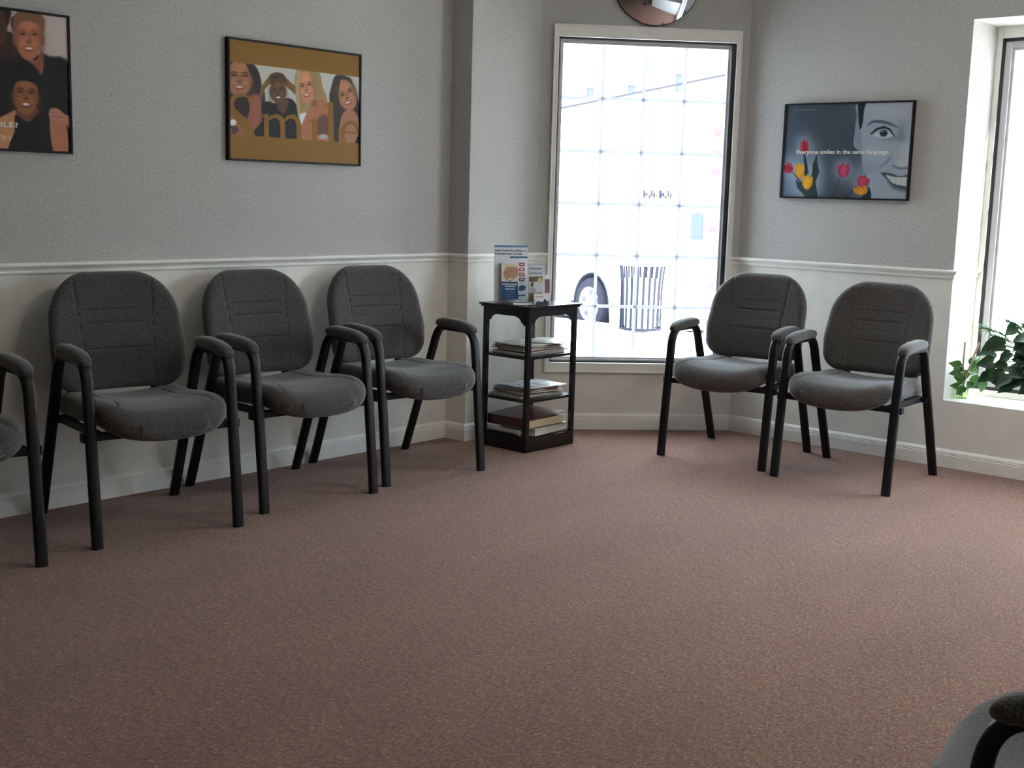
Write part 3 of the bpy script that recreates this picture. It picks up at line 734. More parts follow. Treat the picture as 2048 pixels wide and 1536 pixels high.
for (x1, yb, hh, body, wd, m_, bd) in ((142, 1222, .036, 'SMILE?', .115, M['ink_white'], .02), (84, 1349, .034, 'DENTISTRY', .155, M['ink_cream'], 0)):
    u1, v1 = a1.uv(x1, yb); o = text_mesh('lettering', body, m_, pr1, width=wd, height=hh*PH1, bold=bd, align='RIGHT')
    o.rotation_euler = (PI/2, 0, 0); o.location = (u1*PW1, -.0008, (1-v1)*PH1)

# ------------------------------------------------------------------ convex mirror above the window
mr = empty('convex_mirror', tuple(C0+Vector((math.cos(TW)*-.489, math.sin(TW)*-.489, 2.243))), TW)
tag(mr, 'round convex mirror on the wall above the tall window, cut off at the top', 'mirror')
b = MB(); RS, RA = .45, .217; n = 64; rs = []
amax = math.asin(RA/RS)
for i in range(1, 21):
    a = amax*i/20; rs.append([(RS*math.sin(a)*math.cos(2*PI*k/n), -.018-RS*(math.cos(a)-math.cos(amax)), RS*math.sin(a)*math.sin(2*PI*k/n)) for k in range(n)])
b.rings(rs, cap0=True, cap1=False); b.build('mirror_face', M['mirror'], mr, smooth=True, angle=80)
b = MB(); rs = [[(r*math.cos(2*PI*k/n), y, r*math.sin(2*PI*k/n)) for k in range(n)] for r, y in ((.2165, -.019), (.2185, -.019), (.2190, -.012), (.2180, -.001), (.10, -.001))]
b.rings(rs, cap0=False); b.build('rim', M['black_plastic'], mr, smooth=True, angle=35)

# ------------------------------------------------------------------ dark magazine stand
SX0, SX1, SY0, SY1 = .238, .523, 4.226, 4.580
st = empty('display_stand', ((SX0+SX1)/2, (SY0+SY1)/2, 0)); hx, hy = (SX1-SX0)/2, (SY1-SY0)/2
tag(st, 'tall dark wooden stand with open shelves of magazines beside the window', 'stand')
LW = .022
for sx in (-1, 1):
    for sy in (-1, 1):
        b = MB(); b.box(min(sx*hx, sx*(hx-LW)), max(sx*hx, sx*(hx-LW)), min(sy*hy, sy*(hy-LW)), max(sy*hy, sy*(hy-LW)), 0, .665)
        b.build('leg', M['wood'], st, bevel=.0015)
b = MB(); b.box(-hx-.016, hx+.016, -hy-.016, hy+.016, .674, .682); b.box(-hx-.009, hx+.009, -hy-.009, hy+.009, .664, .674)
b.build('top', M['wood'], st, bevel=.002)
def apron(half):
    L_ = half-LW; pts = [(-L_, .664), (L_, .664)]
    br = [(L_, .592), (L_-.012, .594), (L_-.014, .602), (L_-.024, .604), (L_-.026, .612), (L_-.036, .622), (L_-.050, .629), (L_-.066, .632)]
    return pts+br+[(-x, z) for x, z in br[::-1]]
for sy in (-1, 1):
    b = MB(); b.prism(apron(hx), sy*(hy-.004)-.006, sy*(hy-.004)+.002, 'y'); b.build('apron', M['wood'], st)
for sx in (-1, 1):
    b = MB(); b.prism(apron(hy), sx*(hx-.004)-.006, sx*(hx-.004)+.002, 'x'); b.build('apron', M['wood'], st)
for z in (.447, .245):
    b = MB(); b.box(-hx+.003, hx-.003, -hy+.003, hy-.003, z-.013, z); b.build('shelf', M['wood'], st, bevel=.0015)
b = MB(); b.box(-hx+.001, hx-.001, -hy+.001, hy-.001, 0.0, .066); b.build('plinth', M['wood'], st, bevel=.002)
b = MB(); b.box(-hx+.008, hx-.008, -hy+.008, hy-.008, .066, .070); b.build('bottom_shelf', M['wood'], st)

# magazines
def flat_m(name, c, rough=.4): return mat(name, lin(c), rough)
PAGE = mat('page_edges', (.62, .60, .54), .8)
mag_cols = [(190, 200, 205), (120, 100, 80), (200, 190, 160), (70, 80, 110), (150, 60, 50), (170, 175, 180), (60, 60, 66), (205, 205, 200), (160, 140, 120)]
def m_cover(i, c):
    m = mat('cover_print_%d' % i, lin(c), .28); nt, N, L, bs = nodes(m)
    v = coords(nt, 'Object', (1, 1, 1)); n = noise(nt, 14+3*i, 3, .5, v)
    d = tuple(x*.45 for x in lin(c)); e = tuple(min(.8, x*1.5+.05) for x in lin(c))
    r = ramp(nt, n.outputs['Fac'], [(.38, d), (.5, lin(c)), (.62, e)]); r.color_ramp.interpolation = 'EASE'
    L.new(r.outputs['Color'], bs.inputs['Base Color']); return m
covers = [m_cover(i, c) for i, c in enumerate(mag_cols)]
def magazine(x, y, z, rz, w, l, t, cov, tilt=0, curl=0.0, name='magazine'):
    root = empty(name, (x, y, z), rz); root.rotation_euler = (0, tilt, rz)
    b = MB(); b.box(-w/2+.001, w/2-.0015, -l/2+.0015, l/2-.0015, .0006, t-.0006); b.build('pages', PAGE, root)
    b = MB(); b.box(-w/2, w/2, -l/2, l/2, t-.0007, t); b.box(-w/2, w/2, -l/2, l/2, 0, .0007); b.box(-w/2-.0005, -w/2+.0009, -l/2, l/2, 0, t)
    b.build('cover', cov, root); return root
ORD = ['bottom', 'second from bottom', 'third from bottom', 'fourth from bottom', 'fifth from bottom', 'sixth from bottom', 'seventh from bottom', 'top']
cx, cy = (SX0+SX1)/2, (SY0+SY1)/2
z = .4475
specs = [(.205, .285, .013, .0, .00, -.005, 6), (.205, .275, .006, .05, .012, .012, 4), (.21, .28, .005, -.04, -.012, .0, 2), (.205, .275, .006, .09, -.015, .014, 7), (.205, .27, .004, -.10, .0, -.01, 1), (.21, .28, .005, .14, -.012, .018, 8), (.205, .27, .004, -.05, .0, -.004, 0)]
for i, (w, l, t, rz, dx, dy, c) in enumerate(specs):
    o = magazine(cx+dx, cy+dy, z, rz, w, l, t, covers[c]); z += t+.0006
    tag(o, ('%s magazine in the pile on the upper shelf of the dark stand' % (ORD[i] if i < len(specs)-1 else 'topmost')), 'magazine', 'magazines on the upper shelf')
o = magazine(cx+.035, cy+.095, z+.001, .55, .15, .215, .004, covers[7], name='magazine')
tag(o, 'pale magazine lying askew on top of the upper shelf pile toward the window', 'magazine', 'magazines on the upper shelf')
z = .2455
specs = [(.205, .285, .010, -.06, -.005, -.01, 7), (.205, .275, .006, .04, .006, .0, 2), (.205, .275, .005, .0, -.012, .008, 5), (.20, .27, .007, -.12, .012, -.012, 8), (.205, .275, .004, .1, -.004, .0, 4), (.20, .265, .005, .2, .0, -.01, 1), (.19, .26, .004, .12, -.008, -.012, 3), (.205, .27, .003, -.05, .012, .012, 0)]
for i, (w, l, t, rz, dx, dy, c) in enumerate(specs):
    o = magazine(cx+dx, cy+dy, z, rz, w, l, t, covers[c]); z += t+.0006
    tag(o, ('%s magazine in the pile on the middle shelf of the dark stand' % (ORD[i] if i < len(specs)-1 else 'topmost')), 'magazine', 'magazines on the middle shelf')

# bottom shelf: white book, maroon binder, rolled tube, dark folder
def book(x, y, z, rz, w, l, t, cov, pages, name):
    root = empty(name, (x, y, z), rz)
    b = MB(); b.box(-w/2+.002, w/2-.004, -l/2+.004, l/2-.004, .002, t-.002); b.build('pages', pages, root)
    b = MB(); b.box(-w/2, w/2, -l/2, l/2, 0, .0022); b.box(-w/2, w/2, -l/2, l/2, t-.0022, t); b.box(-w/2-.0005, -w/2+.002, -l/2, l/2, 0, t)
    b.build('cover', cov, root, bevel=.0006); return root
o = book(cx+.022, cy+.02, .0705, .12, .20, .27, .033, M['white'], PAGE, 'book')
tag(o, 'thick white book lying on the bottom shelf under the maroon binder', 'book')
maroon = mat('maroon_leatherette', (.085, .012, .018), .3, spec=.6)
bd = empty('ring_binder', (cx-.004, cy-.004, .1045), .03)
b = MB(); b.box(-.128, .128, -.135, .135, 0, .003); b.build('back_cover', maroon, bd, bevel=.0008)
b = MB(); b.box(-.128, .128, -.140, -.135, 0, .046); b.build('spine', maroon, bd, bevel=.0015)
b = MB(); b.box(-.124, .122, -.134, .125, .0035, .040); b.build('pages', mat('yellowed_paper', (.55, .47, .30), .8), bd)
b = MB(); b.prism([(-.140, .043), (.135, .055), (.135, .058), (-.140, .046)], -.130, .130, 'x'); b.build('front_cover', maroon, bd, bevel=.0008)
tag(bd, 'maroon ring binder of yellowed pages on the bottom shelf of the stand', 'binder')
tb = empty('rolled_poster', (cx-.02, SY0+.032, .0825), 0)
b = MB(); b.rings([[(x, .0115*math.cos(2*PI*k/20), .0115*math.sin(2*PI*k/20)) for k in range(20)] for x in (-.10, .075)]); b.build('tube', mat('grey_tube', (.42, .42, .44), .5), tb, smooth=True, angle=40)
b = MB(); b.rings([[(x, .0122*math.cos(2*PI*k/20), .0122*math.sin(2*PI*k/20)) for k in range(20)] for x in (.075, .098)]); b.build('end_cap', mat('cream_cap', (.66, .64, .50), .5), tb, smooth=True, angle=40)
tag(tb, 'grey cardboard tube with a cream end cap on the bottom shelf', 'tube')

# brochure placard
ZT = .6822
pn = math.atan2(.806, .591)                # local x along the placard, local -y its face
ux, uy = .591, .806
P0 = Vector((.279, 4.253, ZT))
pl = empty('brochure_display', tuple(P0), pn); PWd, PHt, LEAN = .160, .268, .10
tag(pl, 'white advertising placard with a pocket of booklets standing on the dark stand', 'brochure display')
ab = Art(150, 260, [(232, 92), (818, 90), (942, 1162), (362, 1158)])
ab.fill((186, 192, 196))
ab.stroke([(235, 112, 40), (815, 106, 40)], (84, 112, 140), 6)
for k in range(4):
    y = 450+k*93; x = 762+k*11
    ab.poly([(x-54, y-34), (x+46, y-34), (x+52, y+34), (x-48, y+34)], (138, 70, 70), 5, curve=False); ab.ell(x, y-2, 30, 11, (210, 196, 192), soft=6); ab.poly([(x-94, y-30), (x-72, y-30), (x-66, y+34), (x-90, y+34)], (120, 66, 68), 5, curve=False)
ab.stroke([(548, 316, 34), (836, 312, 34)], (70, 96, 124), 5); ab.ell(812, 892, 70, 56, (66, 86, 112), -.2, soft=6)
ab.ell(812, 892, 58, 45, (104, 120, 138), -.2, soft=5); ab.ell(812, 892, 52, 40, (58, 80, 108), -.2, soft=5)
ab.stroke([(745, 1034, 34), (880, 1026, 34)], (70, 100, 132), 6); ab.stroke([(730, 1105, 9), (840, 1100, 9)], (110, 124, 140), 6)
for yy in (785, 812, 975): ab.stroke([(735, yy, 6), (830, yy-4, 6)], (140, 146, 150), 5)
b = MB(); b.box(0, PWd, 0, .003, 0, PHt); bk = b.build('board', M['white'], pl); bk.rotation_euler.x = -LEAN
pr = ab.build('print', bk, PWd, PHt, M['leaflet'], 1.55, -.0006)
def on_board(bk, art, w, h, x0, y0, x1, body, hgt, m, bold):
    u0, v0 = art.uv(x0, y0); u1, v1 = art.uv(x1, y0)
    o = text_mesh('lettering', body, m, bk, width=(u1-u0)*w, height=hgt*h, bold=bold); o.rotation_euler = (PI/2, 0, 0); o.location = (u0*w, -.0012, (1-v0)*h)
on_board(bk, ab, PWd, PHt, 262, 207, 812, 'Finally, a Painless Way to Reshape and', .034, M['ink_blue'], .02)
on_board(bk, ab, PWd, PHt, 262, 268, 745, 'Permanently Whiten Your Smile!', .034, M['ink_blue'], .02)
b = MB(); b.prism([(.005, 0), (.075, 0), (.03, .15)], .03, .033, 'x'); b.prism([(.005, 0), (.075, 0), (.03, .15)], .118, .121, 'x'); b.build('easel_back', mat('brown_card', (.20, .15, .11), .8), pl)
# booklets in the pocket, one behind another
def booklet_art():
    a = Art(70, 150, [(400, 340), (690, 340), (736, 1068), (470, 1096)])
    a.fill((196, 196, 194)); a.ell(575, 545, 120, 165, (176, 138, 118), .25, soft=20); a.poly([(430, 380), (640, 375), (690, 450), (600, 420), (500, 430)], (190, 176, 150), 20)
    a.stroke([(490, 540, 12), (500, 580, 8)], (110, 80, 76), 12); a.stroke([(540, 530, 10), (575, 520, 8)], (110, 82, 76), 12); a.ell(575, 690, 44, 22, (220, 214, 210), -.5, soft=8); a.stroke([(535, 700, 10), (580, 725, 10), (612, 680, 8)], (120, 60, 56), 8)
    a.poly([(438, 745), (700, 738), (738, 1070), (468, 1100)], (44, 74, 116), 4, curve=False)
    for yy, xx, w_ in ((792, 575, 110), (835, 585, 76), (888, 592, 70)): a.stroke([(xx-w_, yy+4, 22), (xx+w_, yy-4, 22)], (196, 204, 212), 8)
    for yy in (945, 990, 1036): a.stroke([(540, yy+3, 9), (670, yy-3, 9)], (110, 138, 172), 8)
    return a
bka = booklet_art(); BW, BHt = .082, .168; NB = 6
u0, v0 = ab.uv(466, 1096); bx = u0*PWd; bz = (1-v0)*PHt
bsp = mat('booklet_spines', (.16, .14, .13), .6)
for i in range(NB):
    yoff = -.0016-.0052*(NB-1-i)-.0026
    # lower front corner on the board plane, leaning with it
    lx, ly, lz = bx-.002+.0003*i, yoff, bz
    wy = ly*math.cos(LEAN)+lz*math.sin(LEAN); wz = lz*math.cos(LEAN)-ly*math.sin(LEAN)
    q = empty('booklet', (P0.x+lx*ux-wy*uy, P0.y+lx*uy+wy*ux, P0.z+wz)); q.rotation_euler = (-LEAN, 0, pn)
    b = MB(); b.box(0, BW, -.0019, .0019, 0, BHt-.003*(i % 2)); b.build('pages', bsp if i % 2 else PAGE, q)
    if i == NB-1-0 and False: pass
    b = MB(); b.box(0, BW, -.0023, -.0019, 0, BHt); b.build('cover', mat('booklet_cover_blue', (.05, .09, .18), .4) if i else bsp, q)
    if i == 0: bka.build('print', q, BW, BHt, M['leaflet'], 1.5, -.0026)
    lab = 'blue and white booklet with a smiling face at the front of the placard pocket' if i == 0 else '%s booklet behind the front one in the placard pocket' % ['', 'first', 'second', 'third', 'fourth', 'fifth'][i]
    tag(q, lab, 'booklet', 'booklets in the placard pocket')

# clear acrylic leaflet holder beside the placard
Q0 = Vector((.436, 4.316, ZT))
ho = empty('leaflet_holder', tuple(Q0), pn); HWd, HHt, HL = .083, .188, .16
tag(ho, 'clear acrylic leaflet holder standing right of the white placard', 'leaflet holder')
b = MB(); b.box(0, HWd, .004, .0065, .002, HHt); o1 = b.build('back_panel', M['acrylic'], ho); o1.rotation_euler.x = -HL
b = MB(); b.box(0, HWd, -.010, .045, 0, .0025); b.build('foot', M['acrylic'], ho)
b = MB(); b.box(0, HWd, -.004, -.0022, .002, HHt); o1 = b.build('front_panel', M['acrylic'], ho); o1.rotation_euler.x = -HL
al = Art(90, 200, [(860, 480), (1180, 468), (1292, 1000), (960, 1010)])
al.fill((190, 194, 198)); al.stroke([(890, 530, 14), (1135, 522, 14)], (104, 100, 104), 6); al.stroke([(900, 592, 14), (1145, 582, 14)], (104, 120, 140), 6)
al.poly([(905, 640), (1165, 622), (1210, 935), (955, 1000)], (104, 90, 74), 5, curve=False); al.poly([(920, 708), (1175, 690), (1195, 845), (945, 862)], (186, 188, 190), 5, curve=False)
al.ell(985, 740, 30, 40, (130, 84, 76), soft=8); al.ell(1012, 820, 62, 34, (150, 148, 168), soft=10); al.ell(1122, 678, 40, 44, (200, 178, 116), soft=10)
lf = empty('leaflet', tuple(Q0)); lf.rotation_euler = (-HL, 0, pn)
b = MB(); b.box(.002, HWd-.002, -.001, .003, .004, HHt-.004); b.build('sheet', M['white'], lf)
pp = al.build('print', lf, HWd-.004, HHt-.008, M['leaflet'], 1.55, -.0014); pp.location = (.002, 0, .004)
tag(lf, 'white leaflet with a brown photo inside the clear acrylic holder', 'leaflet')
# leaflet peeking out behind
b3 = empty('leaflet', (Q0.x-.002, Q0.y+.080, ZT)); b3.rotation_euler = (-.12, 0, pn)
b = MB(); b.box(.0, .055, .0, .003, 0, .135); b.build('sheet', M['white'], b3)
b = MB(); b.box(.020, .052, -.0008, 0, .05, .115); b.build('picture', mat('faded_red_picture', (.22, .09, .10), .6), b3)
tag(b3, 'leaflet with a reddish picture half hidden behind the acrylic holder', 'leaflet')
# business card holder
K0 = Vector((.480, 4.300, ZT))
kc = empty('card_holder', tuple(K0), pn)
b = MB(); b.box(0, .075, -.022, .022, 0, .002); b.box(0, .075, -.022, -.020, .002, .022); b.box(0, .075, .020, .022, .002, .05); b.box(0, .002, -.022, .022, .002, .04); b.box(.073, .075, -.022, .022, .002, .04)
b.build('tray', M['acrylic'], kc); tag(kc, 'small clear card holder in front of the acrylic leaflet holder', 'card holder')
ck = Art(70, 50, [(0, 0), (100, 0), (100, 60), (0, 60)]); ck.fill((196, 198, 200)); ck.stroke([(8, 16, 4), (62, 18, 4)], (176, 90, 84), 2); ck.poly([(4, 60), (20, 40), (60, 44), (70, 26), (100, 44), (100, 60)], (54, 70, 92), 3, curve=False)
for i in range(4):
    c = empty('business_card', (K0.x+.003*ux-(-.012+.007*i)*uy, K0.y+.003*uy+(-.012+.007*i)*ux, ZT+.0022)); c.rotation_euler = (-.08, 0, pn)
    b = MB(); b.box(0, .069, -.001, .001, 0, .052); b.build('card_stock', PAGE if i else M['white'], c)
    if i == 0: ck.build('print', c, .069, .052, M['leaflet'], 1.5, -.0013)
    tag(c, 'white and blue business card at the front of the small card holder' if i == 0 else '%s business card behind the front one in the card holder' % ['', 'first', 'second', 'third'][i], 'card', 'cards in the card holder')
# loose paper on the stand top
b = MB(); b.box(-.05, .05, -.03, .03, 0, .0008); o = b.build('paper_slip', M['white']); o.location = (.425, 4.30, ZT+.0003); o.rotation_euler.z = .75
tag(o, 'white paper slip lying at the foot of the placard on the stand', 'paper')

# ------------------------------------------------------------------ plants on the deep sill
def leaf_mat(name, c, tr=.45):
    m = bpy.data.materials.new(name); m.use_nodes = True; nt = m.node_tree; b_ = nt.nodes['Principled BSDF']
    b_.inputs['Base Color'].default_value = (*c, 1); b_.inputs['Roughness'].default_value = .4
    t = nt.nodes.new('ShaderNodeBsdfTranslucent'); t.inputs['Color'].default_value = (c[0]*1.6, c[1]*1.7, c[2]*.9, 1)
    x = nt.nodes.new('ShaderNodeMixShader'); x.inputs['Fac'].default_value = tr; o = nt.nodes['Material Output']
    nt.links.new(b_.outputs[0], x.inputs[1]); nt.links.new(t.outputs[0], x.inputs[2]); nt.links.new(x.outputs[0], o.inputs['Surface']); return m
GREEN = leaf_mat('pothos_leaf', (.030, .085, .025), .3); DGREEN = leaf_mat('philodendron_leaf', (.012, .040, .020), .2); FERN = leaf_mat('fern_frond', (.045, .13, .045), .3)
STEM = mat('green_stem', (.10, .16, .05), .6); TWIG = mat('dry_reed', (.32, .22, .19), .7)
def heart_leaf(b, base, d, n, size, mi=0, fold=.25, droop=.3):
    """heart-shaped leaf: base point, direction d, normal n"""
    d = Vector(d).normalized(); n = Vector(n); n = (n-d*n.dot(d)).normalized(); s = d.cross(n)
    prof = [(-.10, .16), (-.06, .30), (.08, .42), (.25, .44), (.45, .36), (.65, .24), (.82, .12), (1.0, .0)]
    v = []; f = []
    for y, w in prof:
        z = -droop*y*y
        for k in (-1, -.5, 0, .5, 1):
            yy = y if k else max(y, 0)
            v.append(Vector(base)+d*yy*size+s*k*w*size+n*(z+fold*abs(k)*w)*size)
    for i in range(len(prof)-1):
        for k in range(4): f.append((i*5+k, i*5+k+1, i*5+k+6, i*5+k+5))
    b.add(v, f, mi)
SZ = W2Z0
# glass of cuttings
V = Vector((1.995, 5.615, SZ))
vs = empty('cutting_vase', tuple(V)); tag(vs, 'small glass of water with trailing green cuttings on the sill corner', 'vase plant')
b = MB(); b.lathe([(.0255, 0), (.0275, .002), (.029, .08), (.0275, .08), (.026, .006)], 28, cap1=True); b.build('glass', M['vase_glass'], vs, smooth=True, angle=50)
b = MB(); b.lathe([(.0255, .007), (.0268, .05)], 24); b.build('water', M['water'], vs, smooth=True, angle=50)
st_ = MB(); lv = MB()
def vine(path, leaves):
    st_.tube(path, [.0022]*len(path), 6)
    for p, d, n, s in leaves: lv_add(p, d, n, s)
def lv_add(p, d, n, s): heart_leaf(lv, p, d, n, s*.8)
CR = Vector((.746, .665, 0)); CU = Vector((0, 0, 1)); CF = Vector((.62, -.75, .22))    # right, up and toward the room, as one looks at the sill
def q(r, u, f=0): return CR*r+CU*u+CF*f
def g_(r, u): return Vector((-.2*r+.012, 1.73*r, u)) if r < 0 else CR*r+CU*u      # the cuttings trail along the reveal toward the room
for path, leaves in (
  ([g_(0, .02), g_(0, .09), g_(-.03, .15), g_(-.07, .165)], [(g_(-.07, .165), q(-1, .25), CF, .062), (g_(-.045, .155), q(-.9, -.2), CF, .05)]),
  ([g_(0, .02), g_(.003, .08), g_(-.03, .125), g_(-.06, .13)], [(g_(-.05, .132), q(-1, -.15), CF, .068), (g_(-.085, .135), q(-1, .0), CF, .042)]),
  ([g_(0, .02), g_(-.01, .075), g_(-.04, .072), g_(-.07, .068)], [(g_(-.062, .068), q(-1, .1), CF, .05)]),
  ([g_(0, .02), g_(-.008, .08), g_(-.03, .085)], [(g_(-.018, .085), q(-.6, .25), CF, .062)]),
  ([g_(0, .02), g_(-.015, .078), g_(-.035, .06)], [(g_(-.024, .06), q(-.5, -.9), CF, .062)]),
  ([g_(0, .02), g_(.008, .09), g_(.03, .14), g_(.05, .17)], [(g_(.03, .16), q(.5, .5), CF, .07), (g_(.03, .135), q(.6, -.3), CF, .066), (g_(.012, .13), q(.1, -1), CF, .06)]),
  ([g_(0, .02), g_(.01, .08), g_(.05, .078), g_(.09, .08)], [(g_(.088, .08), q(.1, -1), CF, .070), (g_(.055, .1), q(-.1, -1), CF, .075), (g_(.035, .075), q(-.3, -1), CF, .05)])):
    vine(path, leaves)
st_.build('stems', STEM, vs, smooth=True); lv.build('foliage', GREEN, vs, smooth=True, angle=80)
for p in ([q(.002, .01, -.005), q(-.006, .135), q(-.006, .262)], [q(-.01, .01), q(.02, .13), q(.060, .262)]):
    b = MB(); b.tube(p, [.0042, .0045, .0048], 8); b.build('reed', TWIG, vs, smooth=True)
# big pot plant
PX = Vector((2.40, 5.60, SZ))
pp_ = empty('potted_plant', tuple(PX)); tag(pp_, 'bushy dark green plant in a dark blue pot at the right edge of the sill', 'potted plant')
b = MB(); b.lathe([(.075, 0), (.082, .01), (.105, .15), (.110, .155), (.110, .165), (.098, .165), (.095, .14), (.02, .14)], 36); b.build('pot', mat('dark_blue_glaze', (.012, .013, .035), .25), pp_, smooth=True, angle=40)
b = MB(); b.lathe([(.001, .146), (.093, .146)], 24); b.build('soil', mat('potting_soil', (.03, .02, .014), .95), pp_)
sb, lb = MB(), MB(); RR = random.Random(21)
for i in range(250):
    a = RR.uniform(0, 2*PI); el = RR.uniform(-.35, 1.2); rad = RR.uniform(.10, .30)*(1 if el < .9 else .75)
    tip = Vector((math.cos(a)*math.cos(el)*rad*1.0, math.sin(a)*math.cos(el)*rad*.36, .16+math.sin(el)*rad*.85))
    tip.y = max(-.16, min(.12, tip.y)); tip.z = max(.05, tip.z)
    if i % 2 == 0: sb.tube([(0, 0, .14), tuple(tip*.55+Vector((0, 0, .10))), tuple(tip)], [.003, .0025, .002], 5)
    d = Vector((math.cos(a), math.sin(a)*.5-.15, RR.uniform(-1.1, .1))); nrm = Vector((RR.uniform(-.4, .5), -1, RR.uniform(.1, .7)))
    heart_leaf(lb, tip, d, nrm, RR.uniform(.048, .076))
sb.build('stems', STEM, pp_, smooth=True); lb.build('foliage', DGREEN, pp_, smooth=True, angle=80)
# feathery fern sprigs above
fe = empty('fern_plant', (2.36, 5.665, SZ)); tag(fe, 'feathery pale fern fronds rising above the dark potted plant at the window', 'fern')
fb, fl_ = MB(), MB()
b = MB(); b.lathe([(.035, 0), (.05, .10), (.052, .105), (.046, .105), (.044, .09), (.01, .09)], 24); b.build('pot', mat('green_plastic_pot', (.03, .07, .04), .5), fe, smooth=True, angle=40)
for k, (tx, ty, tz) in enumerate(((-.31, -.03, .33), (-.27, -.02, .30), (-.12, -.05, .36), (.02, -.04, .40), (.12, -.04, .40), (.20, -.02, .38), (-.06, -.02, .40), (.07, .0, .43), (-.16, -.03, .33), (.24, -.03, .46), (-.20, -.03, .37), (-.02, -.06, .33))):
    p = [Vector((0, 0, .08)), Vector((tx*.25, ty, tz*.75)), Vector((tx*.7, ty, tz*1.02)), Vector((tx, ty, tz))]
    pts = []
    for i in range(13):
        t = i/12; a_ = (1-t)**3; c_ = 3*t*(1-t)**2; d_ = 3*t*t*(1-t); e_ = t**3; pts.append(p[0]*a_+p[1]*c_+p[2]*d_+p[3]*e_)
    fb.tube(pts, [.0016]*13, 5)
    for j in range(170):
        t = .62+.375*j/169; i0 = min(11, int(t*12)); base = pts[i0].lerp(pts[i0+1], t*12-i0); dr = (pts[i0+1]-pts[i0]).normalized()
        ang = j*2.4; sd = Vector((math.cos(ang)*.7, math.sin(ang)*.5, math.cos(ang*1.3))).normalized(); dd = (sd+dr*.6).normalized()
        L_ = RR.uniform(.022, .044)*(1 if k < 2 else .9); n_ = dd.cross(dr).normalized()*.0019
        fl_.add([base-n_, base+n_, base+dd*L_+n_*.3, base+dd*L_-n_*.3], [(0, 1, 2, 3)])
fb.build('stems', STEM, fe, smooth=True); fl_.build('fronds', FERN, fe)

# ------------------------------------------------------------------ outside
def gmat(name, c, sc, amt=.1, rough=.9):
    m = mat(name, c, rough, spec=.2); nt, N, L, bs = nodes(m); n = noise(nt, sc, 4, .6, coords(nt, 'Object'))
    r = ramp(nt, n.outputs['Fac'], [(.3, tuple(x*(1-amt) for x in c)), (.7, tuple(min(1, x*(1+amt)) for x in c))]); L.new(r.outputs['Color'], bs.inputs['Base Color']); return m
b = MB(); b.box(-30, 30, 5.79, 10.95, -.36, -.21); o = b.build('sidewalk', gmat('concrete', (.62, .60, .56), 3)); o['kind'] = 'structure'
b = MB(); b.box(-30, 30, 10.95, 19.99, -.46, -.36); o = b.build('road', gmat('sun_bleached_asphalt', (.50, .50, .49), 5)); o['kind'] = 'structure'
FY = 20.0
bd_ = empty('facade_building', (-8, FY, -.36)); tag(bd_, 'sun bleached white building across the street seen through the window', 'building')
STUC = gmat('white_stucco', (.80, .79, .76), 2, .04)
b = MB(); b.box(-22, 26, 0, .4, 0, 8.5); b.build('wall', STUC, bd_)
b = MB(); b.box(-22, 26, -.15, .45, 8.5, 8.8); b.build('cornice', STUC, bd_)
GREYW = mat('pale_window_glass', (.084, .089, .096), .9, spec=.1); FRAMEW = mat('white_window_frame', (.7, .7, .7), .5)
def to_fac(px, py):
    dx, dy = (px-1024)/F_PX, -(py-768)/F_PX; d = r2*dx+u2*dy+fw; t = FY/d.y
    return 4.1658+d.x*t+8, 1.1871+d.z*t+.36
for (x0, y0, x1, y1) in ((1174, 176, 1192, 194), (1257, 170, 1275, 186), (1352, 148, 1368, 184)):
    fx, fz = to_fac(x0, y1); gx, gz = to_fac(x1, y0)
    b = MB(); frame_box(b, fx-.08, gx+.08, fz-.08, gz+.08, .08, -.06, .05); f_ = b.build('window', FRAMEW, bd_)
    b = MB(); b.box(fx, gx, -.02, .02, fz, gz); b.build('pane', GREYW, f_)
fx, fz = to_fac(1383, 479); gx, gz = to_fac(1408, 425); rad = (gx-fx)/2
pts = [(fx, fz), (gx, fz)]+[((fx+gx)/2+rad*math.cos(PI*i/14), gz-rad+rad*math.sin(PI*i/14)) for i in range(15)]
b = MB(); b.prism(pts, -.05, .05, 'y'); b.build('arched_door', mat('pale_blue_door', (.076, .085, .098), .9, spec=.1), bd_)
fx, fz = to_fac(1287, 396); gx, gz = to_fac(1344, 381)
SIGN = mat('sign_letters', (.072, .058, .060), .9, spec=.1); SIGB = mat('sign_letters_blue', (.040, .038, .060), .9, spec=.1)
w_ = gx-fx
for k, (x0, x1, m_) in enumerate(((.0, .05, SIGN), (.09, .14, SIGN), (.20, .25, SIGN), (.27, .32, SIGN), (.37, .41, SIGN), (.44, .49, SIGN), (.58, .645, SIGB), (.665, .73, SIGB), (.77, .82, SIGN), (.87, .91, SIGN), (.965, 1.0, SIGN))):
    b = MB(); b.box(fx+w_*x0, fx+w_*x1, -.04, 0, fz+(.04 if k % 2 else 0), gz-(.05*(k % 3))); b.build('sign_letter', m_, bd_)
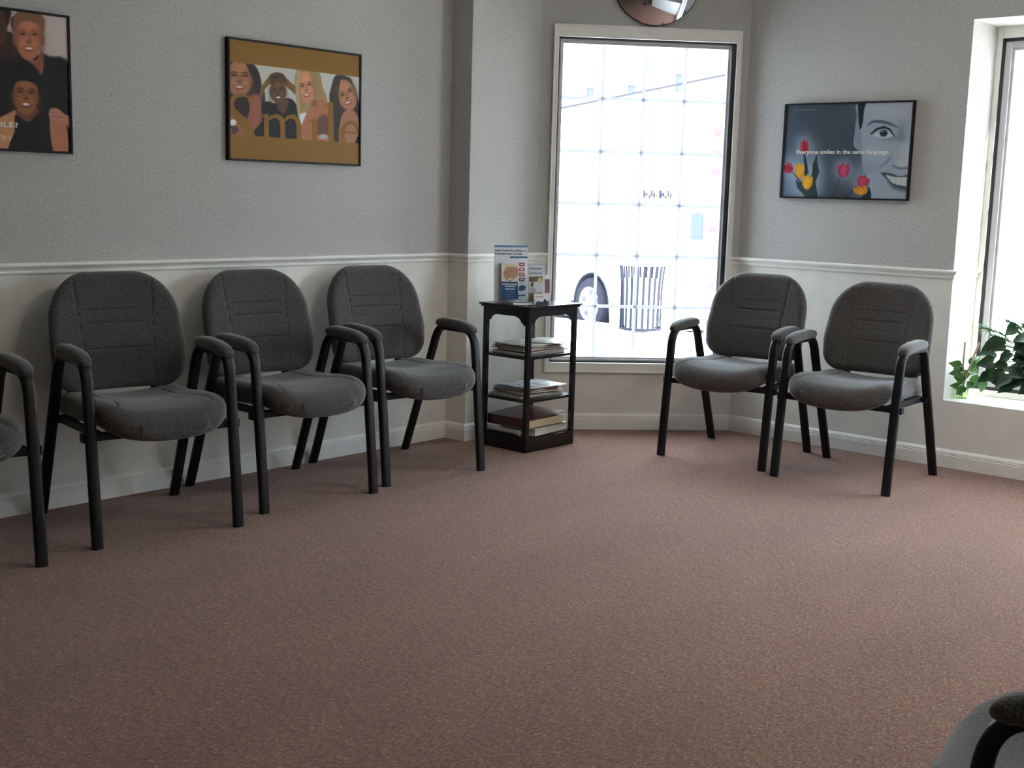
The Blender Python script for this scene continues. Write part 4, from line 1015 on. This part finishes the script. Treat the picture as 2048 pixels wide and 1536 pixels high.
# brick pier at the right of the view
BR = mat('brick', (.40, .22, .20), .9); nt, N, L, bs = nodes(BR)
br = N.new('ShaderNodeTexBrick'); br.inputs['Scale'].default_value = 1; br.inputs['Color1'].default_value = (.060, .026, .032, 1); br.inputs['Color2'].default_value = (.085, .045, .055, 1); br.inputs['Mortar'].default_value = (.22, .20, .21, 1)
br.inputs['Brick Width'].default_value = .215; br.inputs['Row Height'].default_value = .075; br.inputs['Mortar Size'].default_value = .012
tc = N.new('ShaderNodeTexCoord'); mp = N.new('ShaderNodeMapping'); mp.inputs['Rotation'].default_value = (PI/2, 0, 0); L.new(tc.outputs['Object'], mp.inputs[0]); L.new(mp.outputs[0], br.inputs['Vector']); L.new(br.outputs['Color'], bs.inputs['Base Color'])
b = MB(); b.box(0, .6, 0, .6, 0, 1.95); o = b.build('brick_pier', BR); o.location = (-.838, 8.101, -.21); o.rotation_euler.z = TW
tag(o, 'red brick pier standing outside at the right edge of the window view', 'pier')
# overhead wire
b = MB(); A_, B_ = Vector((-7.5, 14.15, 2.453)), Vector((-5.88, 15.9, 3.003)); dv = B_-A_
pts = [A_+dv*(-2+5.2*i/24) for i in range(25)]
b.tube([tuple(p) for p in pts], .018, 6); o = b.build('overhead_wire', mat('grey_cable', (.030, .031, .040), .8, spec=.1)); tag(o, 'thin overhead wire sloping across the top of the window view', 'wire')
# slatted litter bin
bn = empty('litter_bin', (-3.36, 10.52, -.21)); tag(bn, 'slatted metal litter bin on the sunny sidewalk outside the window', 'litter bin')
DK = mat('grey_bin_metal', (.014, .015, .024), .8, spec=.08)
def br_(z):
    return .212+.028*max(0, (z-.40)/.32)**2 if z > .4 else .212
NS = 22
for k in range(NS):
    a = 2*PI*k/NS; b = MB(); rs = []
    for z in (.04, .2, .4, .5, .58, .66, .71):
        r = br_(z); c, s_ = math.cos(a), math.sin(a); rs.append([(r*c-s_*w, r*s_+c*w, z) for w in (-.011, .011)]+[((r+.006)*c-s_*w, (r+.006)*s_+c*w, z) for w in (.011, -.011)])
    b.rings(rs); b.build('slat', DK, bn)
b = MB(); b.lathe([(.205, .03), (.222, .03), (.222, .055), (.205, .055)], 32, cap0=False, cap1=False); b.build('bottom_ring', DK, bn)
b = MB(); b.lathe([(.232, .70), (.252, .70), (.252, .715), (.232, .715), (.232, .70)], 32, cap0=False, cap1=False); b.build('top_ring', mat('light_ring', (.5, .5, .52), .4), bn)
b = MB(); b.lathe([(.17, .06), (.185, .56), (.178, .56), (.165, .07)], 28); b.build('liner', mat('pale_blue_liner', (.22, .27, .33), .5), bn)
# parked car
CAR = mat('white_car_paint', (.78, .78, .78), .25); TYRE = mat('tyre_rubber', (.020, .019, .028), .95, spec=.05); RIM = mat('alloy_rim', (.72, .72, .73), .3); DARKP = mat('dark_lower_trim', (.045, .055, .08), .5)
WX, WZ = -4.66, -.05
cr = empty('parked_car', (WX, 11.32, -.36), -.32); tag(cr, 'white car parked at the curb outside, its front wheel showing low in the window', 'car')
WR = .305; WB = 2.6; CW = 1.7
def arch(cx, n=12): return [(cx+.37*math.cos(PI-PI*i/n), .30+.37*math.sin(PI-PI*i/n)) for i in range(n+1)]
side = [(-3.42, .30), (-3.02, .26)]
side = [(-3.45, .22)]+arch(-WB)+arch(0)+[(.40, .05), (.84, .05), (.88, .45), (.80, .70), (.30, .84), (-.45, .92), (-1.05, 1.36), (-1.5, 1.43), (-2.3, 1.40), (-2.9, 1.05), (-3.40, .98), (-3.5, .6)]
b = MB(); b.prism(side, 0.0, CW, 'y'); b.build('body', CAR, cr, bevel=.03, seg=2)
b = MB(); b.box(-WB+.36, -.385, -.012, .05, .12, .31); b.box(-WB+.36, -.385, .05, CW-.05, .14, .30); b.build('sill', DARKP, cr)
b = MB(); b.prism([(-1.0, .98), (-1.18, 1.30), (-1.62, 1.36), (-1.70, .98)], -.004, CW+.004, 'y'); b.prism([(-1.78, .98), (-1.74, 1.36), (-2.2, 1.34), (-2.6, .98)], -.004, CW+.004, 'y'); b.build('window', mat('car_glass', (.05, .06, .07), .1), cr)
def wheel(x, y):
    w = MB(); prof = [(.20, -.02), (.285, -.015), (.302, .01), (WR, .04), (WR, .16), (.30, .185), (.2, .19)]; n = 40
    w.rings([[(x+r*math.cos(2*PI*k/n), y+yy, WR+r*math.sin(2*PI*k/n)) for k in range(n)] for r, yy in prof], cap0=False)
    t_ = w.build('tyre', TYRE, cr, smooth=True, angle=40)
    w = MB(); w.rings([[(x+r*math.cos(2*PI*k/n), y+yy, WR+r*math.sin(2*PI*k/n)) for k in range(n)] for r, yy in ((.21, -.02), (.205, .01), (.19, .02), (.08, -.005), (.03, -.012))], cap0=False)
    w.build('rim', RIM, t_, smooth=True, angle=40)
    w = MB()
    for k in range(5):
        a = 2*PI*k/5+.3; c, s_ = math.cos(a), math.sin(a); pts = [(.10, -.022), (.165, -.035), (.165, .035), (.10, .022)]
        w.prism([(x+c*u-s_*v_, WR+s_*u+c*v_) for u, v_ in pts], y+.004, y-.004, 'y')
    w.build('rim_opening', mat('dark_rim_opening', (.03, .03, .05), .6), t_)
wheel(0, .0); wheel(-WB, .0); wheel(0, CW-.19); wheel(-WB, CW-.19)
b = MB(); n = 12
for cx_ in (0, -WB):
    b.rings([[(cx_+r*math.cos(PI*k/n), yy, .30+r*math.sin(PI*k/n)) for k in range(n+1)] for r, yy in ((.364, .004), (.364, .3))], closed=False, cap0=False, cap1=False)
b.build('wheel_well', DARKP, cr)

# ------------------------------------------------------------------ behind the camera: ceiling lights and the reception counter seen in the mirror
LAMP = bpy.data.materials.new('lit_diffuser'); LAMP.use_nodes = True
LB = LAMP.node_tree.nodes['Principled BSDF']; LB.inputs['Base Color'].default_value = (.8, .8, .8, 1)
LB.inputs['Emission Color'].default_value = (1, .91, .76, 1); LB.inputs['Emission Strength'].default_value = LAMP_E
for i, (x, y, lab) in enumerate(((3.2, 3.5, 'lit fluorescent ceiling light in the middle of the waiting room ceiling'),)):
    t = empty('ceiling_light', (x, y, ZC)); tag(t, lab, 'ceiling light')
    b = MB(); frame_box(b, -.3, .3, -.6, .6, .02, 0, 0); b = MB()
    b.box(-.3, -.28, -.6, .6, -.03, 0); b.box(.28, .3, -.6, .6, -.03, 0); b.box(-.28, .28, -.6, -.58, -.03, 0); b.box(-.28, .28, .58, .6, -.03, 0); b.build('frame', M['alu'], t)
    b = MB(); b.box(-.279, .279, -.579, .579, -.024, -.012); b.build('diffuser', LAMP, t)
rc = empty('reception_counter', (4.15, 3.88, 0)); tag(rc, 'white panelled reception counter reflected in the round mirror', 'counter')
WC = mat('white_laminate', (.74, .75, .77), .35)
b = MB(); b.box(.02, .10, -1.58, 1.57, 0, 1.06); b.build('panel_backing', WC, rc)
for k in range(3):
    y0 = -1.58+k*1.05; b = MB(); b.box(0, .0195, y0+.006, y0+1.044, .085, 1.05); b.build('front_panel', WC, rc, bevel=.003)
b = MB(); b.box(.008, .0195, -1.58, 1.57, 0, .08); b.build('kick_board', M['trim'], rc)
b = MB(); b.box(-.06, .42, -1.60, 1.57, 1.062, 1.10); b.build('countertop', mat('grey_laminate', (.30, .30, .31), .3), rc, bevel=.004)

# ------------------------------------------------------------------ light: sky and sun outside, portals at the windows
W = bpy.data.worlds.new('sky'); S.world = W; W.use_nodes = True
bg = W.node_tree.nodes['Background']; bg.inputs['Color'].default_value = (.74, .87, 1.0, 1); bg.inputs['Strength'].default_value = 12.5
sun = bpy.data.lights.new('sun', 'SUN'); sun.energy = 30; sun.angle = .01; sun.color = (1, .95, .86)
so = bpy.data.objects.new('sun', sun); COL.objects.link(so)
so.rotation_euler = Vector((.80, .12, .58)).to_track_quat('Z', 'Y').to_euler()
def portal(name, loc, rz, sx, sz):
    a = bpy.data.lights.new(name, 'AREA'); a.shape = 'RECTANGLE'; a.size = sx; a.size_y = sz; a.cycles.is_portal = True
    o = bpy.data.objects.new(name, a); COL.objects.link(o); o.location = loc; o.rotation_euler = (PI/2, 0, rz+PI)
    return o
portal('bay_window_portal', tuple(C0+Vector((math.cos(TW)*-.515-math.sin(TW)*.13, math.sin(TW)*-.515+math.cos(TW)*.13, 1.15))), TW, .86, 1.6)
portal('sill_window_portal', ((W2X0+W2X1)/2, C0.y+W2D+.08, 1.15), 0, W2W-.06, 1.6)

S.view_settings.view_transform = 'Standard'; S.view_settings.look = 'None'; S.view_settings.gamma = 1; S.view_settings.use_curve_mapping = False
S.view_settings.exposure = 0.42
cy = S.cycles
cy.max_bounces = 12; cy.diffuse_bounces = 8; cy.glossy_bounces = 6; cy.transparent_max_bounces = 16; cy.transmission_bounces = 8
cy.caustics_reflective = False; cy.caustics_refractive = False; cy.sample_clamp_indirect = 8.0
